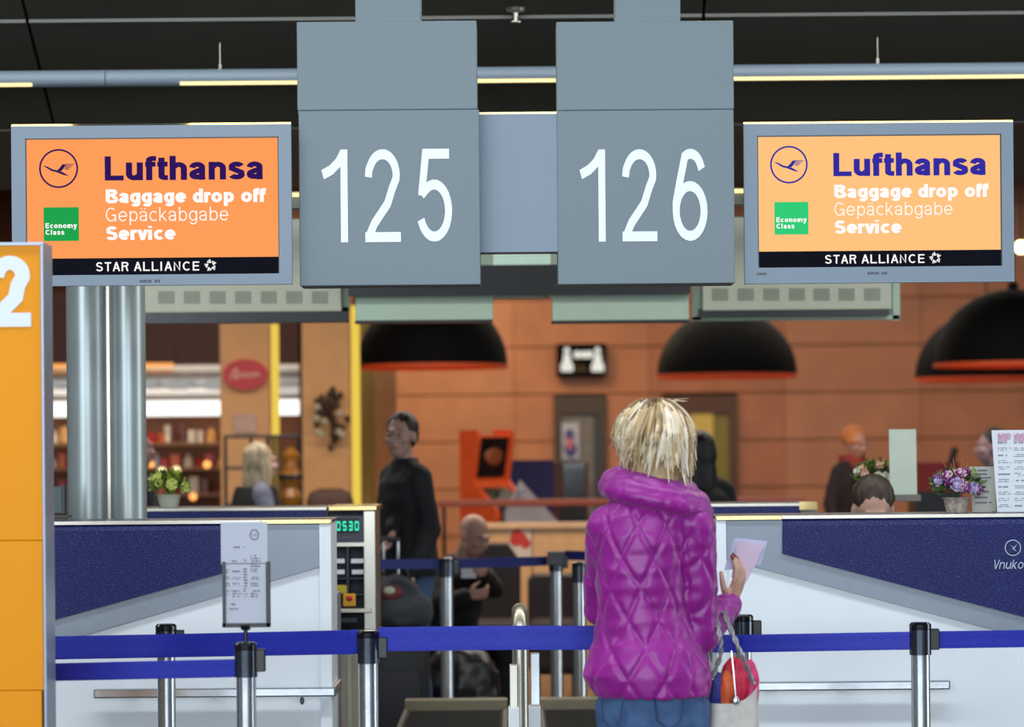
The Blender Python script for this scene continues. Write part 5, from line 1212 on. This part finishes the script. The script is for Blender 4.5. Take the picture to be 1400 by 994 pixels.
face_parts(t, hc, R, lip=(176, 70, 84), brow=(120, 96, 70))
nl = mat('dark_red_nail', (110, 14, 22), .2, coat=.6)
for (tp, dv) in tips: MB().ell(tp-dv*.003+Vector((.0, -.004, .003)), (.0052, .0052, .0090), dv.to_track_quat('Z', 'Y').to_matrix(), 10, 8).build('nail', nl, t, True, local=True)
# jacket
mag = mat('magenta_satin', (154, 18, 142), .42, var=.07, scale=7, dark=(136, 13, 128), sheen=.15, bump=.06)
def rg(px0, px1, py, ry, dy=0.0): a, b_ = L(px0, py), L(px1, py); return (Vector(((a.x+b_.x)/2, dy, (a.z+b_.z)/2)), (b_.x-a.x)/2, ry)
j = MB(); j.loft([rg(858, 930, 670, .075, .01), rg(836, 950, 684, .095, .005), rg(814, 958, 702, .110), rg(810, 950, 730, .125), rg(812, 940, 780, .128), rg(818, 938, 830, .122), rg(812, 950, 872, .130), rg(801, 970, 905, .15), rg(795, 973, 922, .155), rg(806, 972, 940, .150), rg(816, 970, 952, .148)], 40)
limb(j, [shL+Vector((.0, 0, -.012)), elL, wrL-(wrL-elL).normalized()*.03], [.062, .055, .046]); limb(j, [shR+Vector((.0, 0, -.010)), elR, wrR-(wrR-elR).normalized()*.035], [.066, .056, .046])
Lr = P(0, 0, 1)
zref = L(890, 760).z
def quilt(co, n):
    # diamond quilting: lines in two slanted directions around body
    ang = math.atan2(co.x, -co.y+.02)*.19; onarm = co.x > .100
    u = ang+noise.noise(co*4)*.008; v = (co.z-zref)
    if onarm: u = co.y*1.2+co.x*.6
    u += noise.noise(co*5)*.016; a = (u*1.0+v*.72)/.118; b_ = (u*1.0-v*.60)/.118
    la = abs(a-round(a)); lb = abs(b_-round(b_)); m_ = min(la, lb)
    puff = .0066*(1-math.exp(-(m_/.09)**2*1.0))
    wr_ = noise.noise(Vector((co.x*9, co.y*9, co.z*26)))*.0045+noise.noise(Vector((co.x*22, co.y*22, co.z*48)))*.0018
    return puff-.006+wr_
j.remesh(.0058, 3, quilt)
jo = j.build('jacket', mag, t, 'full', local=True)
# puffy folded collar
c_ = MB(); n = 46
lo = L(896, 684, .02); 
for ring_, (dz, rx, ry, rt) in enumerate(((.022, .128, .105, .032), (.0, .134, .112, .034), (.046, .100, .088, .028))):
    pts = []
    for i in range(n+1):
        a = 2*PI*i/n; x = math.cos(a)*rx; y = math.sin(a)*ry
        pts.append(lo+Vector((x, y, dz-x*.26+(.010 if y > 0 else 0))))
    for p, q2 in zip(pts, pts[1:]): c_.ell(p, (rt*1.05, rt*1.05, rt*.9), None, 12, 8)
c_.remesh(.006, 3, lambda co, nn: noise.noise(Vector((co.x*30, co.y*30, co.z*12)))*.0050+noise.noise(co*60)*.0015)
c_.build('collar', mag, t, 'full', local=True)
# jeans
jm = mat('denim_blue', (72, 104, 146), .8, var=.22, scale=18, bump=.3, dark=(50, 78, 122))
m_ = MB(); m_.loft([rg(822, 964, 925, .115), rg(818, 966, 950, .125), rg(818, 966, 985, .13), rg(822, 962, 1010, .12)], 36)
for a in ((hiL, knL, anL), (hiR, knR, anR)): limb(m_, [a[0]+Vector((0, 0, -.05)), a[1], a[2]+Vector((0, 0, .04))], [.092, .066, .050])
m_.remesh(.008, 2, lambda co, nn: noise.noise(co*14)*.006); jn = m_.build('jeans', jm, t, 'full', local=True)
ds = mat('denim_seam', (36, 54, 84), .8)
for (xa, xb) in ((822, 852), (895, 935)):
    m_ = MB(); pp_ = [L(xa, 955, -.134), L(xa+4, 985, -.142), L((xa+xb)/2, 998, -.146), L(xb-4, 985, -.142), L(xb, 955, -.134)]; m_.tube(pp_, .002, 6); m_.build('pocket_seam', ds, jn, True, local=True)
for a in (anL, anR):
    m_ = MB(); m_.cap(a+Vector((0, -.04, -.04)), .042, a+Vector((0, .13, -.045)), .034); m_.remesh(.008, 2)
    for v in m_.bm.verts: v.co.z = max(v.co.z, 0)
    m_.build('shoe', mat('shoe_dark_boot', (40, 32, 32), .4), t, 'full', local=True)
# hair: base cap plus many tapered locks
hb = MB(); E = lambda o, r: hb.ell(hc+R @ Vector(o), r, R, 20, 14)
E((0, -.026, .040), (.090, .096, .080)); E((0, -.050, -.015), (.084, .070, .085)); E((0, -.05, -.06), (.07, .05, .06)); E((0, -.042, -.095), (.070, .050, .055)); hb.remesh(.008, 2)
hm = [mat('hair_blonde_light', (226, 206, 172), .45, var=.1, scale=30), mat('hair_blonde_mid', (196, 168, 124), .5, var=.1, scale=30), mat('hair_root_brown', (128, 100, 72), .55, var=.1, scale=30), mat('hair_blonde_pale', (238, 226, 204), .42, var=.08, scale=30)]
hair_o = hb.build('hair', [hm[1]], t, 'full', local=True)
lk = MB(); rr = random.Random(21)
for i in range(1500):
    az = rr.uniform(0, 2*PI); facey = math.sin(az); front = facey > .55
    top = rr.random() < .55
    p0 = rr.uniform(.04, .5) if top else rr.uniform(.5, 1.45); plen = rr.uniform(1.2, 2.1) if top else rr.uniform(.6, 1.3)
    if front: plen *= .6
    mx = 2.8 if not front else 1.35
    pts = []; sw = .55*math.sin(az+.9)+.35*noise.noise(Vector((az*1.3, p0, 3)))+rr.uniform(-.12, .12); rad0 = rr.uniform(.98, 1.07); flick = rr.uniform(-.002, .016)
    N_ = 11
    for s_ in range(N_):
        f_ = s_/(N_-1); th = min(p0+plen*f_, mx); a = az+sw*f_**1.4
        lift = 1+.05*math.sin(f_*PI)+.03*noise.noise(Vector((az*2.2, th*1.5, p0*2)))
        rx, ry, rz_ = .108*rad0*lift, .112*rad0*lift, .112*rad0*lift
        drop = max(0, th-1.6)*.95
        p = Vector((rx*math.sin(min(th, 1.65))*math.cos(a), -.030+ry*math.sin(min(th, 1.65))*math.sin(a), .020+rz_*math.cos(min(th, 1.6))-drop*(.125+.03*math.cos(a))))
        if drop: p.x *= 1-drop*.20; p.y = -.03+(p.y+.03)*(1-drop*.32); p.x += drop*.012
        if f_ > .8: p += Vector((math.cos(a), math.sin(a), -.2))*flick*(f_-.8)*5
        pts.append(hc+R @ p)
    w0 = rr.uniform(.0022, .0042)
    nz = noise.noise(Vector((math.cos(az)*2.4, math.sin(az)*2.4, p0*1.5)))+rr.uniform(-.28, .28)
    cidx = 3 if nz > .34 else 0 if nz > .06 else 1 if nz > -.24 else 2
    W_ = [w0*.7, w0, w0, w0, w0, w0, w0*.95, w0*.85, w0*.7, w0*.45, w0*.12]
    if top and rr.random() < .62 and p0 < .42:
        k_ = rr.choice((2, 3, 4)); lk.mi = 2; lk.tube(pts[:k_+1], [x_*1.02 for x_ in W_[:k_+1]], 5, ell=(1.5, .6)); lk.mi = cidx; lk.tube(pts[k_:], W_[k_:], 5, ell=(1.5, .6))
    else: lk.mi = cidx; lk.tube(pts, W_, 5, ell=(1.5, .6))
# a few flyaway strands on top
for i in range(26):
    a = rr.uniform(-.3, 2.6); st = hc+R @ Vector((rr.uniform(-.02, .05), -.02, .125)); e = st+Vector((rr.uniform(-.02, .09), -.01, rr.uniform(.006, .02)))
    lk.mi = 0; lk.tube([st, st.lerp(e, .5)+Vector((0, 0, .009)), e], [.0007, .0006, .0003], 4)
lk.build('locks', hm, hair_o, True, local=True)
# paper held in her right hand
fp = P(1017, 772, d+.24)
t2 = thing('paper_slip', fp, 'pale pink and white folded papers held up by the magenta-jacketed woman', 'paper')
m_ = MB(); cs = [P(1000, 790, d+.262), P(1008, 740, d+.262), P(1046, 744, d+.262), P(1030, 778, d+.262), P(1018, 800, d+.262)]
v = [m_.bm.verts.new(c) for c in cs]; w2 = [m_.bm.verts.new(c+Vector((0, .002, 0))) for c in cs]; m_._f(v); m_._f(w2[::-1])
for k in range(5): m_._f((v[k], w2[k], w2[(k+1) % 5], v[(k+1) % 5]))
m_.build('front_sheet', mat('paper_pinkish', (214, 190, 212), .6), t2)
m_ = MB(); cs = [P(990, 780, d+.268), P(1004, 735, d+.268), P(1049, 740, d+.268), P(1040, 772, d+.268)]
v = [m_.bm.verts.new(c) for c in cs]; w2 = [m_.bm.verts.new(c+Vector((0, .002, 0))) for c in cs]; m_._f(v); m_._f(w2[::-1])
for k in range(4): m_._f((v[k], w2[k], w2[(k+1) % 4], v[(k+1) % 4]))
m_.build('back_sheet', mat('paper_lilac', (196, 196, 226), .6), t2)
# handbag on her forearm
bd = d-.0; bx0, bx1 = P(968, 950, bd).x, P(1040, 950, bd).x; bz1 = P(1000, 962, bd).z; bz0 = bz1-.22; bc = (bx0+bx1)/2
t3 = thing('handbag', (bc, bd+.05, bz0), 'cream canvas handbag on twisted grey straps, hanging from the woman\'s arm', 'handbag')
m_ = MB(); n = 24; rings = []
for k in range(9):
    f_ = k/8; z = bz0+(bz1-bz0)*f_; hw = (.085-.014*f_)*(1 if f_ > .05 else .9); hd_ = .062-.008*f_
    if k == 8: pass
    rings.append([m_.bm.verts.new((bc+math.copysign(abs(math.cos(2*PI*i/n))**.6, math.cos(2*PI*i/n))*hw+(f_*.0), bd+.05+math.copysign(abs(math.sin(2*PI*i/n))**.7, math.sin(2*PI*i/n))*hd_, z+(.055*max(0, math.sin(2*PI*i/n))+.05*max(0, math.cos(2*PI*i/n)) if k == 8 else 0))) for i in range(n)])
for A_, B_ in zip(rings, rings[1:]):
    for i in range(n): m_._f((A_[i], A_[(i+1) % n], B_[(i+1) % n], B_[i]))
m_._f(rings[0][::-1]); m_.build('canvas_body', mat('cream_canvas', (206, 200, 192), .8, var=.06, scale=40, bump=.2), t3, True)
def strap(pts, r_):
    m_ = MB()
    for ph in (0, PI):
        o_ = []; tot = 46
        P_ = [Vector(p) for p in pts]
        for i in range(tot+1):
            f_ = i/tot*(len(P_)-1); k = min(int(f_), len(P_)-2); u = f_-k
            p0, p1, p2, p3 = P_[max(k-1, 0)], P_[k], P_[k+1], P_[min(k+2, len(P_)-1)]
            c = .5*((2*p1)+(p2-p0)*u+(2*p0-5*p1+4*p2-p3)*u*u+(3*p1-p0-3*p2+p3)*u**3); a = i*.9+ph
            o_.append(c+Vector((math.cos(a), math.sin(a), 0))*r_*.7)
        m_.tube(o_, r_*.62, 6)
    return m_.build('twisted_strap', mat('grey_silver_cord', (150, 146, 150), .4, metal=.4), t3, True)
strap([P(972, 930, bd), P(985, 895, bd-.03), P(983, 862, bd-.02), P(976, 838, bd+.08), P(970, 850, bd+.18), P(972, 930, bd+.1)], .0065)
strap([P(1030, 935, bd), P(1018, 905, bd-.03), P(1004, 872, bd-.03), P(990, 838, bd+.06), P(994, 850, bd+.22), P(1030, 935, bd+.1)], .0065)
MB().tube([P(1000, 890, bd-.005), P(1003, 920, bd-.012), P(1006, 955, bd-.014)], .0022, 6).build('charm_chain', M['chrome'], t3, True)
MB().ell(P(1006, 958, bd-.016), (.010, .006, .013)).build('charm', M['chrome'], t3, True)
t4 = thing('scarf', (bc, bd+.03, bz1), 'bright red, pink, orange and blue scarf stuffed in the canvas handbag', 'scarf')
for (x, y, rx, rz_, colr, nm, dy) in ((1014, 926, 17, 26, (206, 30, 70), 'crimson', .026), (1024, 930, 14, 28, (226, 60, 120), 'pink', .030), (1001, 922, 16, 24, (196, 36, 50), 'red', .045), (994, 938, 12, 22, (214, 92, 44), 'orange', .022), (981, 938, 12, 22, (44, 50, 140), 'blue', .028)):
    m_ = MB(); p = P(x, y+8, bd+dy+.022); m_.ell(p, (rx*K, .019, rz_*K*1.35)); m_.remesh(.005, 2, lambda co, nn: noise.noise(Vector((co.x*70, co.y*40, co.z*25)))*.007)
    m_.build('%s_fold' % nm, mat('scarf_%s' % nm, colr, .6, var=.15, scale=30), t4, 'full')

for o in bpy.data.objects:
    if o.name.startswith('printed_text'): o['kind'] = 'stuff'      # unreadable small print
